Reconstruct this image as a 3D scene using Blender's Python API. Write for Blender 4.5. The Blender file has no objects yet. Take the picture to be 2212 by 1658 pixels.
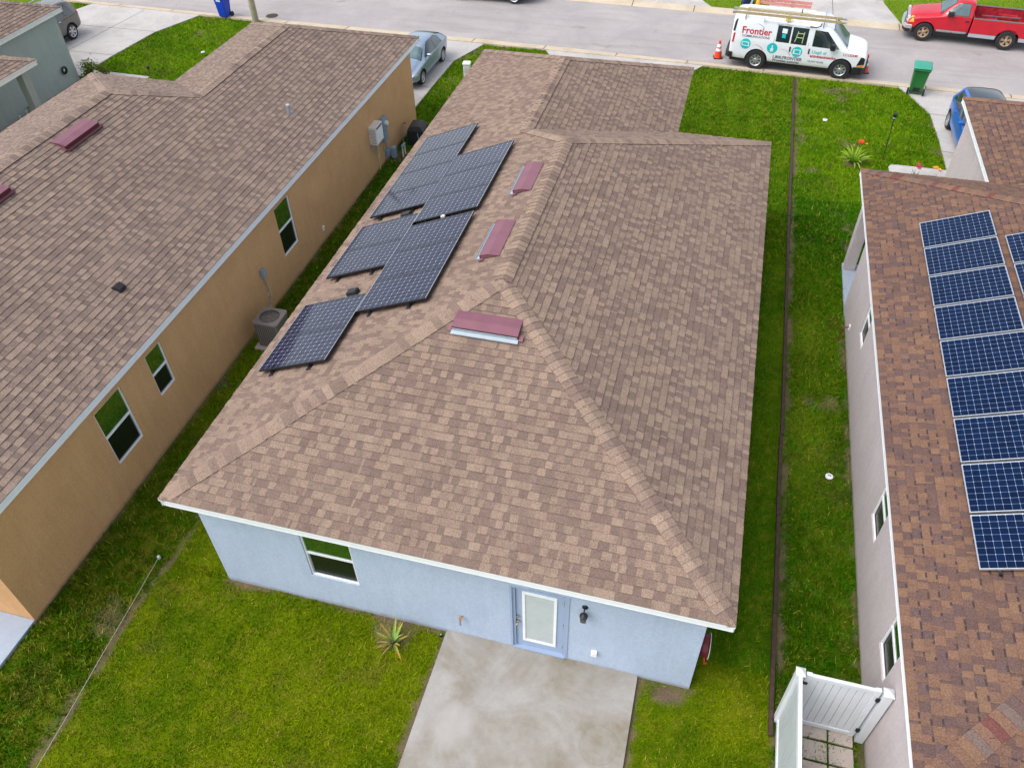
import bpy, bmesh, math, random
import numpy as np
from mathutils import Vector, Matrix
from mathutils.bvhtree import BVHTree

scene = bpy.context.scene
COL = scene.collection
R = math.radians
rng = random.Random(7)

# ------------------------------------------------------------------ camera
yaw, pitch, roll, foc = -0.2798879, 0.7694441, -0.0268284, 1727.145
fw = Vector((math.sin(yaw)*math.cos(pitch), math.cos(yaw)*math.cos(pitch), -math.sin(pitch)))
rt = Vector((math.cos(yaw), -math.sin(yaw), 0)); up = rt.cross(fw)
r2 = rt*math.cos(roll) + up*math.sin(roll); u2 = -rt*math.sin(roll) + up*math.cos(roll)
cd = bpy.data.cameras.new('camera'); cam = bpy.data.objects.new('camera', cd); COL.objects.link(cam)
m = Matrix((r2, u2, -fw)).transposed().to_4x4(); m.translation = (8.47657, -6.73563, 14.08116)
cam.matrix_world = m
cd.sensor_width = 36; cd.lens = foc/2212*36; cd.clip_start = .1; cd.clip_end = 600
scene.camera = cam

# ------------------------------------------------------------------ world, sun, exposure
SUN_EL, SUN_AZ = R(54), R(-125)      # azimuth measured from +Y towards +X
world = bpy.data.worlds.new('World'); scene.world = world; world.use_nodes = True
nt = world.node_tree; nt.nodes.clear()
sky = nt.nodes.new('ShaderNodeTexSky'); sky.sky_type = 'NISHITA'; sky.sun_disc = False
sky.sun_elevation = SUN_EL; sky.sun_rotation = SUN_AZ; sky.dust_density = 3.0; sky.air_density = 1.0; sky.ozone_density = 1.5
hs = nt.nodes.new('ShaderNodeHueSaturation'); hs.inputs['Saturation'].default_value = .42
tc = nt.nodes.new('ShaderNodeTexCoord'); nz = nt.nodes.new('ShaderNodeTexNoise'); nz.inputs['Scale'].default_value = 2.3; nz.inputs['Detail'].default_value = 5
rp = nt.nodes.new('ShaderNodeMapRange'); rp.inputs[1].default_value = .35; rp.inputs[2].default_value = .68; rp.inputs[3].default_value = .72; rp.inputs[4].default_value = 1.35
mx = nt.nodes.new('ShaderNodeMix'); mx.data_type = 'RGBA'; mx.blend_type = 'MULTIPLY'; mx.inputs[0].default_value = 1
bg = nt.nodes.new('ShaderNodeBackground'); bg.inputs[1].default_value = .15; wo = nt.nodes.new('ShaderNodeOutputWorld')
nt.links.new(sky.outputs[0], hs.inputs['Color']); nt.links.new(tc.outputs['Generated'], nz.inputs['Vector'])
nt.links.new(nz.outputs[0], rp.inputs[0]); nt.links.new(hs.outputs[0], mx.inputs[6]); nt.links.new(rp.outputs[0], mx.inputs[7])
nt.links.new(mx.outputs[2], bg.inputs[0]); nt.links.new(bg.outputs[0], wo.inputs[0])
sl = bpy.data.lights.new('sun', 'SUN'); sl.energy = .6; sl.angle = R(45); sl.color = (1, .97, .92)
so = bpy.data.objects.new('sun', sl); COL.objects.link(so)
sd = Vector((math.sin(SUN_AZ)*math.cos(SUN_EL), math.cos(SUN_AZ)*math.cos(SUN_EL), math.sin(SUN_EL)))
so.rotation_euler = sd.to_track_quat('Z', 'Y').to_euler(); so.location = sd*50
scene.view_settings.view_transform = 'Standard'; scene.view_settings.look = 'None'
scene.view_settings.exposure = 0.86; scene.view_settings.gamma = 1
scene.render.engine = 'CYCLES'

# ------------------------------------------------------------------ material helpers
def newmat(name):
    M = bpy.data.materials.new(name); M.use_nodes = True
    t = M.node_tree; return M, t, t.nodes['Principled BSDF']
def nod(t, ty, ins=None, **kw):
    n = t.nodes.new(ty)
    for k, v in kw.items(): setattr(n, k, v)
    for k, v in (ins or {}).items():
        if isinstance(v, bpy.types.NodeSocket): t.links.new(v, n.inputs[k])
        else: n.inputs[k].default_value = v
    return n
def mth(t, op, a, b=None, c=None):
    n = t.nodes.new('ShaderNodeMath'); n.operation = op
    for i, v in enumerate((a, b, c)):
        if v is None: continue
        if isinstance(v, bpy.types.NodeSocket): t.links.new(v, n.inputs[i])
        else: n.inputs[i].default_value = v
    return n.outputs[0]
def mixc(t, f, a, b, mode='MIX'):
    n = t.nodes.new('ShaderNodeMix'); n.data_type = 'RGBA'; n.blend_type = mode
    for i, v in ((0, f), (6, a), (7, b)):
        if isinstance(v, bpy.types.NodeSocket): t.links.new(v, n.inputs[i])
        else: n.inputs[i].default_value = v if i == 0 else (*v, 1) if len(v) == 3 else v
    return n.outputs[2]
def noise(t, scale, detail=3, rough=.55, vec=None, dist=0):
    n = nod(t, 'ShaderNodeTexNoise', {'Scale': scale, 'Detail': detail, 'Roughness': rough, 'Distortion': dist})
    if vec is None: vec = nod(t, 'ShaderNodeNewGeometry').outputs['Position']
    t.links.new(vec, n.inputs['Vector']); return n.outputs[0]
def remap(t, v, a, b, c, d):
    return nod(t, 'ShaderNodeMapRange', {0: v, 1: a, 2: b, 3: c, 4: d}).outputs[0]
def bump(t, bs, h, strength=.3, dist=.01):
    b = nod(t, 'ShaderNodeBump', {'Height': h, 'Strength': strength, 'Distance': dist}); t.links.new(b.outputs[0], bs.inputs['Normal'])
def plain(name, col, rough=.5, metal=0, var=.06, scale=6, coat=0, ior=None, bmp=0, bscale=80):
    M, t, b = newmat(name)
    b.inputs['Roughness'].default_value = rough; b.inputs['Metallic'].default_value = metal
    if coat: b.inputs['Coat Weight'].default_value = coat; b.inputs['Coat Roughness'].default_value = .04
    if ior: b.inputs['IOR'].default_value = ior
    oc = nod(t, 'ShaderNodeTexCoord').outputs['Object']
    n = noise(t, scale, 4, vec=oc)
    k = remap(t, n, .3, .7, 1-var, 1+var)
    t.links.new(mixc(t, 1, col, nod(t, 'ShaderNodeCombineColor', {0: k, 1: k, 2: k}).outputs[0], 'MULTIPLY'), b.inputs['Base Color'])
    if bmp: bump(t, b, noise(t, bscale, 3, vec=oc), bmp, .005)
    return M
def attrmat(name, rough=.9, grain=.25, gscale=90, big=.08, bmp=.4):
    M, t, b = newmat(name); b.inputs['Roughness'].default_value = rough; b.inputs['Specular IOR Level'].default_value = .25
    a = nod(t, 'ShaderNodeAttribute', attribute_name='Col').outputs['Color']
    n = noise(t, gscale, 2, .6); k = remap(t, n, .3, .7, 1-grain, 1+grain)
    n2 = noise(t, .55, 4); k2 = remap(t, n2, .3, .7, 1-big, 1+big)
    k = mth(t, 'MULTIPLY', k, k2)
    t.links.new(mixc(t, 1, a, nod(t, 'ShaderNodeCombineColor', {0: k, 1: k, 2: k}).outputs[0], 'MULTIPLY'), b.inputs['Base Color'])
    if bmp: bump(t, b, n, bmp, .006)
    return M
def stucco(name, col, col2):
    M, t, b = newmat(name); b.inputs['Roughness'].default_value = .88; b.inputs['Specular IOR Level'].default_value = .3
    n = noise(t, 1.1, 6, .65, dist=.4); f = remap(t, n, .35, .7, 0, 1)
    c = mixc(t, f, col, col2)
    n3 = noise(t, 22, 4, .7); k = remap(t, n3, .3, .7, .90, 1.10)
    mp = nod(t, 'ShaderNodeMapping', {'Vector': nod(t, 'ShaderNodeNewGeometry').outputs['Position'], 'Scale': (1, 1, .12)}).outputs[0]
    k = mth(t, 'MULTIPLY', k, remap(t, noise(t, 7, 4, .7, vec=mp), .3, .7, .95, 1.04))
    c = mixc(t, 1, c, nod(t, 'ShaderNodeCombineColor', {0: k, 1: k, 2: k}).outputs[0], 'MULTIPLY')
    p = nod(t, 'ShaderNodeSeparateXYZ', {0: nod(t, 'ShaderNodeNewGeometry').outputs['Position']}).outputs[2]
    ns = noise(t, 5, 4)
    low = mth(t, 'MULTIPLY', remap(t, mth(t, 'ADD', p, mth(t, 'MULTIPLY', ns, .14)), .08, .2, 1, 0), .55)
    c = mixc(t, low, c, (.20, .15, .10))            # rain-splashed soil at the foot of the wall
    t.links.new(c, b.inputs['Base Color']); bump(t, b, noise(t, 40, 4, .7), .6, .012)
    return M

M = {}
M['shingle'] = attrmat('shingle_granules', grain=.32, gscale=48, big=.05)
M['blue_wall'] = stucco('blue_stucco', (.425, .505, .635), (.465, .55, .68))
M['tan_wall'] = stucco('tan_stucco', (.60, .335, .15), (.66, .38, .18))
M['pink_wall'] = stucco('pale_pink_stucco', (.52, .455, .45), (.57, .50, .495))
M['gray_wall'] = stucco('gray_green_stucco', (.39, .45, .445), (.43, .49, .48))
M['white'] = plain('white_painted_trim', (.88, .89, .91), .45, var=.03)
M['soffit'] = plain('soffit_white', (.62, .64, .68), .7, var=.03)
M['vinyl'] = plain('white_vinyl', (.72, .75, .78), .35, var=.03, scale=2)
M['vinyl_gray'] = plain('weathered_vinyl_board', (.50, .54, .56), .4, var=.05, scale=2)
M['black_metal'] = plain('black_metal', (.012, .012, .014), .35)
M['aluminium'] = plain('aluminium', (.62, .65, .68), .35, .8)
M['galv'] = plain('galvanised_flashing', (.38, .44, .49), .5, .2)
M['vent'] = plain('maroon_vent_metal', (.22, .088, .115), .4, .15, var=.1, scale=3)
M['vent_dark'] = plain('maroon_vent_lip', (.13, .04, .05), .4, .2)
M['black'] = plain('black_plastic', (.015, .015, .016), .5)
M['rubber'] = plain('tyre_rubber', (.018, .018, .019), .8, bmp=.2, bscale=40)
M['chrome'] = plain('chrome', (.75, .75, .76), .18, 1)
M['rim'] = plain('silver_rim', (.55, .56, .58), .35, .7)
M['rim_rust'] = plain('rusty_rim', (.42, .30, .20), .55, .4, var=.5, scale=14)
M['glass_car'] = plain('car_glass', (.02, .032, .035), .04, ior=1.9, var=.15)
M['glass_teal'] = plain('windscreen_glass', (.05, .11, .12), .05, ior=2.0, var=.4, scale=2)
M['glass_up'] = plain('window_glass', (.016, .075, .010), .03, ior=2.8, var=.15)  # green reflection of the lawn is painted into the base colour
M['glass_low'] = plain('screened_window_glass', (.006, .011, .007), .25, ior=1.5, var=.15)
M['door_glass'] = plain('door_glass_with_blind', (.50, .56, .55), .12, ior=1.5, var=.05)
M['van_white'] = plain('van_white_paint', (.80, .82, .84), .25, coat=.5, var=.03)
M['red_paint'] = plain('red_truck_paint', (.52, .004, .018), .3, coat=.35, var=.12, scale=2)
M['silver_low'] = plain('silver_lower_paint', (.46, .48, .52), .35, .3)
M['silver_paint'] = plain('silver_blue_car_paint', (.33, .41, .52), .32, .6, coat=.5)
M['blue_paint'] = plain('blue_car_paint', (.003, .13, .55), .28, .15, coat=.45)
M['suv_paint'] = plain('gray_suv_paint', (.13, .125, .12), .25, .6, coat=.8)
M['black_paint'] = plain('black_car_paint', (.01, .012, .02), .2, coat=.8)
M['lamp_red'] = plain('tail_lamp_red', (.55, .02, .02), .15, coat=.5)
M['lamp_amber'] = plain('amber_lens', (.85, .36, .02), .2, coat=.5)
M['lamp_clear'] = plain('clear_headlamp', (.55, .53, .42), .12, coat=.6, var=.3, scale=10)
M['txt_red'] = plain('red_lettering', (.50, .01, .04), .4, var=0)
M['txt_gray'] = plain('dark_gray_lettering', (.11, .12, .15), .4, var=0)
M['txt_teal'] = plain('teal_decal', (.01, .50, .52), .4, var=0)
M['txt_white'] = plain('white_decal', (.72, .82, .84), .4, var=0)
M['fiberglass'] = plain('yellowed_fiberglass_rail', (.42, .33, .17), .5, var=.12)
M['pinkrail'] = plain('faded_orange_fiberglass', (.55, .22, .18), .5, var=.12)
M['orange'] = plain('cone_orange', (.80, .055, .02), .5)
M['refl'] = plain('reflective_white_band', (.80, .82, .84), .4)
M['bin_green'] = plain('green_bin_plastic', (.02, .16, .035), .42, bmp=.1)
M['lid_green'] = plain('green_bin_lid', (.03, .30, .20), .4)
M['bin_blue'] = plain('blue_bin_plastic', (.005, .05, .50), .42)
M['wood'] = plain('brown_edging_board', (.058, .033, .021), .85, var=.35, scale=9)
M['beige'] = plain('beige_metal', (.72, .69, .64), .45)
M['meter'] = plain('blue_gray_meter_box', (.24, .31, .40), .45)
M['conduit'] = plain('gray_conduit', (.30, .30, .32), .5)
M['cream'] = plain('cream_pvc', (.70, .60, .34), .4)
M['pvc'] = plain('white_pvc', (.75, .73, .66), .4)
M['ac'] = plain('taupe_condenser_metal', (.24, .205, .19), .5, .2)
M['ac_dark'] = plain('dark_condenser_metal', (.05, .045, .042), .6)  # dark metal for fins, fan guard, brake discs and grille mesh
M['brass'] = plain('satin_nickel', (.5, .45, .38), .3, .9)
M['rust'] = plain('orange_valve', (.45, .17, .04), .5)
M['darkred'] = plain('dark_red_hose', (.16, .012, .02), .45)
M['stepgreen'] = plain('pale_green_fiberglass', (.45, .55, .25), .5)
M['rope'] = plain('pale_string', (.42, .40, .34), .9)
M['stake'] = plain('gray_stake', (.55, .56, .56), .6)
M['bark'] = plain('stem_brown', (.10, .06, .035), .9)
M['mulch'] = plain('bare_soil', (.085, .055, .035), .95, var=.3, scale=20)
M['pole'] = plain('concrete_lamp_pole', (.36, .32, .22), .85, var=.12, bmp=.2)
M['yellow'] = plain('yellow_strap', (.75, .50, .03), .5)
M['bed_red'] = plain('scuffed_red_bed', (.34, .012, .025), .5, var=.45, scale=5)
M['bed_gray'] = plain('gray_bed_rail', (.13, .125, .12), .7)

def concrete(name, c1, c2, stain=None, s1=.35, s2=.6, joints=None):
    Mt, t, b = newmat(name); b.inputs['Roughness'].default_value = .85; b.inputs['Specular IOR Level'].default_value = .3
    c = mixc(t, remap(t, noise(t, .8, 6, .6), .35, .65, 0, 1), c1, c2)
    if stain:
        f = remap(t, noise(t, .75, 5, .62, dist=.6), s1, s2, 0, .8)
        f = mth(t, 'MULTIPLY', f, remap(t, noise(t, 6, 4), .25, .7, .6, 1.1))
        c = mixc(t, f, c, stain)
    k = remap(t, noise(t, 70, 3, .65), .3, .7, .9, 1.1)
    k = mth(t, 'MULTIPLY', k, remap(t, noise(t, 9, 4, .65), .3, .7, .94, 1.06))
    c = mixc(t, 1, c, nod(t, 'ShaderNodeCombineColor', {0: k, 1: k, 2: k}).outputs[0], 'MULTIPLY')
    t.links.new(c, b.inputs['Base Color']); bump(t, b, noise(t, 90, 3), .2, .004); return Mt
M['patio'] = concrete('patio_concrete', (.34, .32, .295), (.40, .38, .36), (.215, .18, .12), .38, .66)
M['drive'] = concrete('driveway_concrete', (.43, .405, .385), (.51, .485, .465), (.33, .295, .26), .50, .75)
M['slab'] = concrete('bluish_porch_slab', (.33, .385, .47), (.37, .425, .51))
M['paver'] = concrete('paver_concrete', (.48, .41, .36), (.55, .47, .42), (.33, .28, .2), .5, .75)
M['curb'] = concrete('tan_curb_concrete', (.50, .41, .30), (.58, .49, .37), (.36, .29, .2), .5, .8)
M['joint'] = plain('dark_joint', (.12, .09, .07), .95)
def patio_ring():
    Mt = M['patio']; t = Mt.node_tree; b = t.nodes['Principled BSDF']; src = b.inputs['Base Color'].links[0].from_socket
    s_ = nod(t, 'ShaderNodeSeparateXYZ', {0: nod(t, 'ShaderNodeNewGeometry').outputs['Position']}); f = 0
    n = mth(t, 'MULTIPLY', mth(t, 'SUBTRACT', noise(t, 2.5, 3), .5), .12)
    def ring(cx, cy, r0, rw):
        d = mth(t, 'SQRT', mth(t, 'ADD', mth(t, 'POWER', mth(t, 'SUBTRACT', s_.outputs[0], cx), 2), mth(t, 'POWER', mth(t, 'SUBTRACT', s_.outputs[1], cy), 2)))
        return mth(t, 'ABSOLUTE', mth(t, 'SUBTRACT', mth(t, 'ADD', d, n), r0))
    k = remap(t, ring(8.22, -1.06, .33, 0), .0, .03, .22, 0); c = mixc(t, k, src, (.17, .165, .165))      # ring left by a pot
    d = ring(5.66, -1.35, 0, 0); k = remap(t, d, .25, .5, .55, 0); c = mixc(t, k, c, (.44, .41, .395))       # paler dry patch
    t.links.new(c, b.inputs['Base Color'])
patio_ring()
def asphalt():
    Mt, t, b = newmat('pale_asphalt'); b.inputs['Roughness'].default_value = .9; b.inputs['Specular IOR Level'].default_value = .3
    c = mixc(t, remap(t, noise(t, .35, 6, .65, dist=.5), .35, .65, 0, 1), (.33, .302, .298), (.41, .378, .37))
    mp = nod(t, 'ShaderNodeMapping', {'Vector': nod(t, 'ShaderNodeNewGeometry').outputs['Position'], 'Scale': (.12, 1.6, 1), 'Rotation': (0, 0, .042)}).outputs[0]
    c = mixc(t, remap(t, noise(t, 1.4, 5, .6, vec=mp), .5, .75, 0, .55), c, (.27, .24, .225))
    k = remap(t, noise(t, 26, 5, .75), .25, .75, .80, 1.20)
    c = mixc(t, 1, c, nod(t, 'ShaderNodeCombineColor', {0: k, 1: k, 2: k}).outputs[0], 'MULTIPLY')
    c = mixc(t, remap(t, noise(t, .9, 3, .5, dist=1), .66, .74, 0, .5), c, (.25, .20, .14))
    t.links.new(c, b.inputs['Base Color']); bump(t, b, noise(t, 60, 3), .3, .005); return Mt
M['road'] = asphalt()
def grassmat(name, bm=True):
    Mt, t, b = newmat(name); b.inputs['Roughness'].default_value = .8; b.inputs['Specular IOR Level'].default_value = .03
    a = nod(t, 'ShaderNodeAttribute', attribute_name='Col').outputs['Color']
    k = remap(t, noise(t, 30, 3, .7), .25, .75, .7, 1.3)
    c = mixc(t, 1, a, nod(t, 'ShaderNodeCombineColor', {0: k, 1: k, 2: k}).outputs[0], 'MULTIPLY')
    t.links.new(c, b.inputs['Base Color'])
    if bm: bump(t, b, noise(t, 40, 4, .7), .7, .03)
    return Mt
M['lawn'] = grassmat('lawn_surface'); M['blade'] = grassmat('grass_blades', False)
M['leaf'] = grassmat('plant_leaves', False)
M['petal'] = attrmat('flower_petals', .6, .1, 30, 0, 0)
def solarmat(name, cell, cell2, line, dot, nx, ny, w, h, lw, dm, rough, var, spec=.5):
    Mt, t, b = newmat(name); b.inputs['Roughness'].default_value = rough; b.inputs['IOR'].default_value = 1.7
    oc = nod(t, 'ShaderNodeTexCoord').outputs['Object']; s = nod(t, 'ShaderNodeSeparateXYZ', {0: oc})
    fx = mth(t, 'MULTIPLY', s.outputs[0], nx/w); fy = mth(t, 'MULTIPLY', s.outputs[1], ny/h)
    ax = mth(t, 'ABSOLUTE', mth(t, 'SUBTRACT', mth(t, 'FRACT', fx), .5)); ay = mth(t, 'ABSOLUTE', mth(t, 'SUBTRACT', mth(t, 'FRACT', fy), .5))
    ln = mth(t, 'GREATER_THAN', mth(t, 'MAXIMUM', ax, ay), .5-lw)
    dt = mth(t, 'GREATER_THAN', mth(t, 'ADD', ax, ay), 1-dm)
    cid = nod(t, 'ShaderNodeCombineXYZ', {0: mth(t, 'FLOOR', fx), 1: mth(t, 'FLOOR', fy)}).outputs[0]
    wn = nod(t, 'ShaderNodeTexWhiteNoise', {'Vector': cid}).outputs[0]
    c = mixc(t, wn, cell, cell2); c = mixc(t, ln, c, line); c = mixc(t, dt, c, dot)
    b.inputs['IOR'].default_value = 1.38; b.inputs['Specular IOR Level'].default_value = spec; t.links.new(c, b.inputs['Base Color']); return Mt
PW, PH = 1.67, 1.045
M['cells_dark'] = solarmat('dark_solar_cells', (.010, .013, .032), (.017, .020, .048), (.26, .28, .38), (.80, .80, .84), 12, 8, PW, PH, .019, .075, .06, .1)
M['cells_blue'] = solarmat('blue_solar_cells', (.0015, .008, .033), (.0025, .013, .05), (.22, .32, .52), (.75, .82, .9), 12, 8, 1.40, 1.0, .015, .06, .08, .1, .22)

# ------------------------------------------------------------------ object helpers
def tag(o, label=None, cat=None, group=None, kind=None):
    if label: o['label'] = label
    if cat: o['category'] = cat
    if group: o['group'] = group
    if kind: o['kind'] = kind
    return o
def empty(name, loc=(0, 0, 0), rz=0, label=None, cat=None, group=None):
    o = bpy.data.objects.new(name, None); COL.objects.link(o); o.empty_display_size = .3
    o.location = loc; o.rotation_euler = (0, 0, rz); tag(o, label, cat, group); return o
def copy_tree(o, parent=None):
    c = o.copy(); COL.objects.link(c); c.parent = parent
    for ch in o.children: copy_tree(ch, c)
    return c
class MB:
    def __init__(s): s.v = []; s.f = []; s.m = []; s.c = []; s.mi = 0; s.col = (1, 1, 1)
    def add(s, vs, fs, col=None):
        b = len(s.v); s.v += [tuple(p) for p in vs]
        for f in fs: s.f.append([b+i for i in f]); s.m.append(s.mi); s.c.append(col or s.col)
        return s
    def box(s, x0, x1, y0, y1, z0, z1):
        return s.add([(x0,y0,z0),(x1,y0,z0),(x1,y1,z0),(x0,y1,z0),(x0,y0,z1),(x1,y0,z1),(x1,y1,z1),(x0,y1,z1)],
                     [(0,3,2,1),(4,5,6,7),(0,1,5,4),(1,2,6,5),(2,3,7,6),(3,0,4,7)])
    def obox(s, c, sz, M3=None):
        vs = []
        for k in ((-1,-1,-1),(1,-1,-1),(1,1,-1),(-1,1,-1),(-1,-1,1),(1,-1,1),(1,1,1),(-1,1,1)):
            p = Vector((k[0]*sz[0]/2, k[1]*sz[1]/2, k[2]*sz[2]/2))
            if M3: p = M3 @ p
            vs.append(p+Vector(c))
        return s.add(vs, [(0,3,2,1),(4,5,6,7),(0,1,5,4),(1,2,6,5),(2,3,7,6),(3,0,4,7)])
    def bar(s, a, b, w, h):
        a = Vector(a); b = Vector(b); d = (b-a); L = d.length; d.normalize()
        sd = d.cross(Vector((0, 0, 1)));
        if sd.length < .01: sd = Vector((1, 0, 0))
        sd.normalize(); u = sd.cross(d)
        M3 = Matrix((d, sd, u)).transposed(); return s.obox((a+b)/2, (L, w, h), M3)
    def cyl(s, a, b, r, n=12, rb=None, caps=True):
        a = Vector(a); b = Vector(b); d = (b-a).normalized(); rb = r if rb is None else rb
        x = d.orthogonal().normalized(); y = d.cross(x); vs = []
        for p, q in ((a, r), (b, rb)):
            for i in range(n):
                t = 2*math.pi*i/n; vs.append(p+(x*math.cos(t)+y*math.sin(t))*q)
        fs = [(i, (i+1) % n, n+(i+1) % n, n+i) for i in range(n)]
        if caps: fs += [tuple(range(n))[::-1], tuple(range(n, 2*n))]
        return s.add(vs, fs)
    def tube(s, pts, r, n=8):
        pts = [Vector(p) for p in pts]; vs = []; prev = None
        for i, p in enumerate(pts):
            d = (pts[min(i+1, len(pts)-1)]-pts[max(i-1, 0)]).normalized()
            x = d.orthogonal().normalized() if prev is None else (prev-d*prev.dot(d)).normalized()
            prev = x; y = d.cross(x); rr = r[i] if isinstance(r, (list, tuple)) else r
            for k in range(n):
                t = 2*math.pi*k/n; vs.append(p+(x*math.cos(t)+y*math.sin(t))*rr)
        fs = [(i*n+k, i*n+(k+1) % n, (i+1)*n+(k+1) % n, (i+1)*n+k) for i in range(len(pts)-1) for k in range(n)]
        fs += [tuple(range(n))[::-1], tuple(range((len(pts)-1)*n, len(pts)*n))]
        return s.add(vs, fs)
    def lathe(s, prof, c, axis='z', n=24):
        c = Vector(c); vs = []
        for r, h in prof:
            for k in range(n):
                t = 2*math.pi*k/n; a, b = r*math.cos(t), r*math.sin(t)
                vs.append(c+Vector({'z': (a, b, h), 'y': (a, h, b), 'x': (h, a, b)}[axis]))
        fs = [(i*n+k, i*n+(k+1) % n, (i+1)*n+(k+1) % n, (i+1)*n+k) for i in range(len(prof)-1) for k in range(n)]
        return s.add(vs, fs)
    def prism(s, poly, axis, a, b):
        n = len(poly); vs = []
        for h in (a, b):
            for p in poly: vs.append({'z': (p[0], p[1], h), 'y': (p[0], h, p[1]), 'x': (h, p[0], p[1])}[axis])
        return s.add(vs, [tuple(range(n))[::-1], tuple(range(n, 2*n))]+[(i, (i+1) % n, n+(i+1) % n, n+i) for i in range(n)])
    def build(s, name, mats, parent=None, smooth=False, world=False, bevel=0, colors=False, recalc=True):
        me = bpy.data.meshes.new(name); v = s.v
        off = Vector(parent.location) if (world and parent) else None
        if off: v = [(p[0]-off.x, p[1]-off.y, p[2]-off.z) for p in v]
        me.from_pydata(v, [], s.f)
        if not isinstance(mats, (list, tuple)): mats = [mats]
        for mt in mats: me.materials.append(mt)
        if len(mats) > 1: me.polygons.foreach_set('material_index', s.m)
        if colors:
            at = me.color_attributes.new('Col', 'FLOAT_COLOR', 'CORNER'); arr = []
            for f, c in zip(s.f, s.c): arr += [*c, 1]*len(f)
            at.data.foreach_set('color', arr)
        if recalc:
            bm = bmesh.new(); bm.from_mesh(me); bmesh.ops.recalc_face_normals(bm, faces=bm.faces); bm.to_mesh(me); bm.free()
        o = bpy.data.objects.new(name, me); COL.objects.link(o)
        if parent: o.parent = parent
        if smooth: me.polygons.foreach_set('use_smooth', [True]*len(me.polygons)); me.set_sharp_from_angle(angle=R(40))
        if bevel:
            md = o.modifiers.new('bevel', 'BEVEL'); md.width = bevel; md.segments = 2; md.limit_method = 'ANGLE'
        return o

# ------------------------------------------------------------------ ground surfaces
def curb_back(x): return float(np.interp(x, [-60,-24.7,-13.1,-2.4,7.2,14.7,19.7,60], [30.7,29.05,28.5,28.15,27.85,27.43,27.18,25.3]))
def road_near(x): return float(np.interp(x, [-60,-24.9,-19,-13.3,-4.5,1.1,7.2,13.2,19.75,60], [31.1,29.42,29.17,28.99,28.78,28.57,28.25,27.95,27.65,25.8]))
def road_far(x): return float(np.interp(x, [-60,6.6,13.3,60], [37.2,34.1,33.78,31.5]))
def far_back(x): return float(np.interp(x, [-60,6.5,15.1,60], [37.9,34.8,34.35,32.1]))
XS = [-70+i*1.0 for i in range(141)]
def strip(fa, fb, za, zb, mb):
    vs = []
    for x in XS: vs += [(x, fa(x), za), (x, fb(x), zb)]
    mb.add(vs, [(2*i, 2*i+2, 2*i+3, 2*i+1) for i in range(len(XS)-1)])
b = MB(); strip(lambda x: road_near(x)-.05, lambda x: road_far(x)+.05, .010, .010, b); tag(b.build('road', M['road']), kind='structure')
for nm, f0, f1 in (('curb', curb_back, road_near), ('curb', far_back, road_far)):
    b = MB()
    mid = lambda x, f0=f0, f1=f1: f0(x)*.35+f1(x)*.65
    strip(f0, mid, .075, .060, b); strip(mid, f1, .060, .014, b)
    o = 1 if f0 is far_back else -1
    strip(lambda x, f0=f0, o=o: f0(x)+o*.012, f0, -.02, .075, b)
    tag(b.build(nm, M['curb'], smooth=False), kind='structure')
b = MB()
for x in (-21.94, -18.85, -12.46, -9.3, -6.1, -3.03, .32, 3.55, 6.62, 9.8, 13, 16.1, 19.2):
    y0, y1 = curb_back(x), road_near(x); ym = y0*.35+y1*.65
    for q0, q1, z0, z1 in ((y0, ym, .079, .064), (ym, y1, .064, .018)):
        b.add([(x-.02+.0, q0, z0), (x+.02, q0, z0), (x+.06, q1, z1), (x+.02, q1, z1)], [(0, 1, 2, 3)])
for x in (3.3, 6.3, 9.4, 12.5, 15.59, 18.7):
    y0, y1 = far_back(x), road_far(x); ym = y0*.35+y1*.65
    for q0, q1, z0, z1 in ((y0, ym, .079, .064), (ym, y1, .064, .018)):
        b.add([(x-.02, q0, z0), (x+.02, q0, z0), (x+.02, q1, z1), (x-.02, q1, z1)], [(0, 1, 2, 3)])
tag(b.build('curb_joints', M['joint']), kind='structure')

def sheet(name, poly, z, mat, edge=.05):
    b = MB(); n = len(poly)
    b.add([(*p, z) for p in poly]+[(*p, z-edge) for p in poly], [tuple(range(n))]+[(i, (i+1) % n, n+(i+1) % n, n+i) for i in range(n)])
    return tag(b.build(name, mat), kind='structure')
POLY = {}
def cb(x): return (x, curb_back(x)-.01)
POLY['main_drive'] = [cb(.45), (.9, 27.3), (.9, 19.6), (6.95, 19.6), (6.95, 27.2), cb(7.35)]
POLY['tan_drive'] = [cb(-9.7), (-9.1, 26.4), (-9.1, 20.3), (-3.3, 20.3), (-3.28, 21.5), (-3.25, 24), (-3.19, 26.07), cb(-2.41)]
POLY['gray_drive'] = [cb(-23.5), (-24.1, 27.2), (-24.1, 20.8), (-18.5, 20.8), (-18.46, 21.88), (-18.41, 23.32), (-18.12, 26.21), cb(-17.15)]
POLY['right_drive'] = [cb(15.1), (15.46, 26.74), (16.07, 25.22), (16.17, 23.12), (16.2, 20.6), (16.2, 19.8), (22.5, 19.8), (22.5, 26.5), cb(23.3)]
POLY['gray_path'] = [(-18.5, 21.15), (-15.45, 21.1), (-15.45, 21.74), (-18.5, 21.8)]
POLY['right_path'] = [(14.30, 20.2), (16.22, 20.2), (16.22, 20.88), (14.6, 20.9), (14.38, 20.86), (14.30, 20.72)]
POLY['patio'] = [(5.01, .36), (8.68, .36), (8.68, -4.2), (5.01, -4.2)]
POLY['tan_porch'] = [(-9.5, -1.47), (-2.88, -1.47), (-2.88, -5.5), (-9.5, -5.5)]
POLY['right_porch'] = [(12.60, 11.9), (15.7, 11.9), (15.7, 14.46), (12.60, 14.46)]
POLY['gray_porch'] = [(-18.1, 13.4), (-15.6, 13.4), (-15.6, 16.0), (-18.1, 16.0)]
fb = lambda x: (x, far_back(x)+.01)
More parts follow.
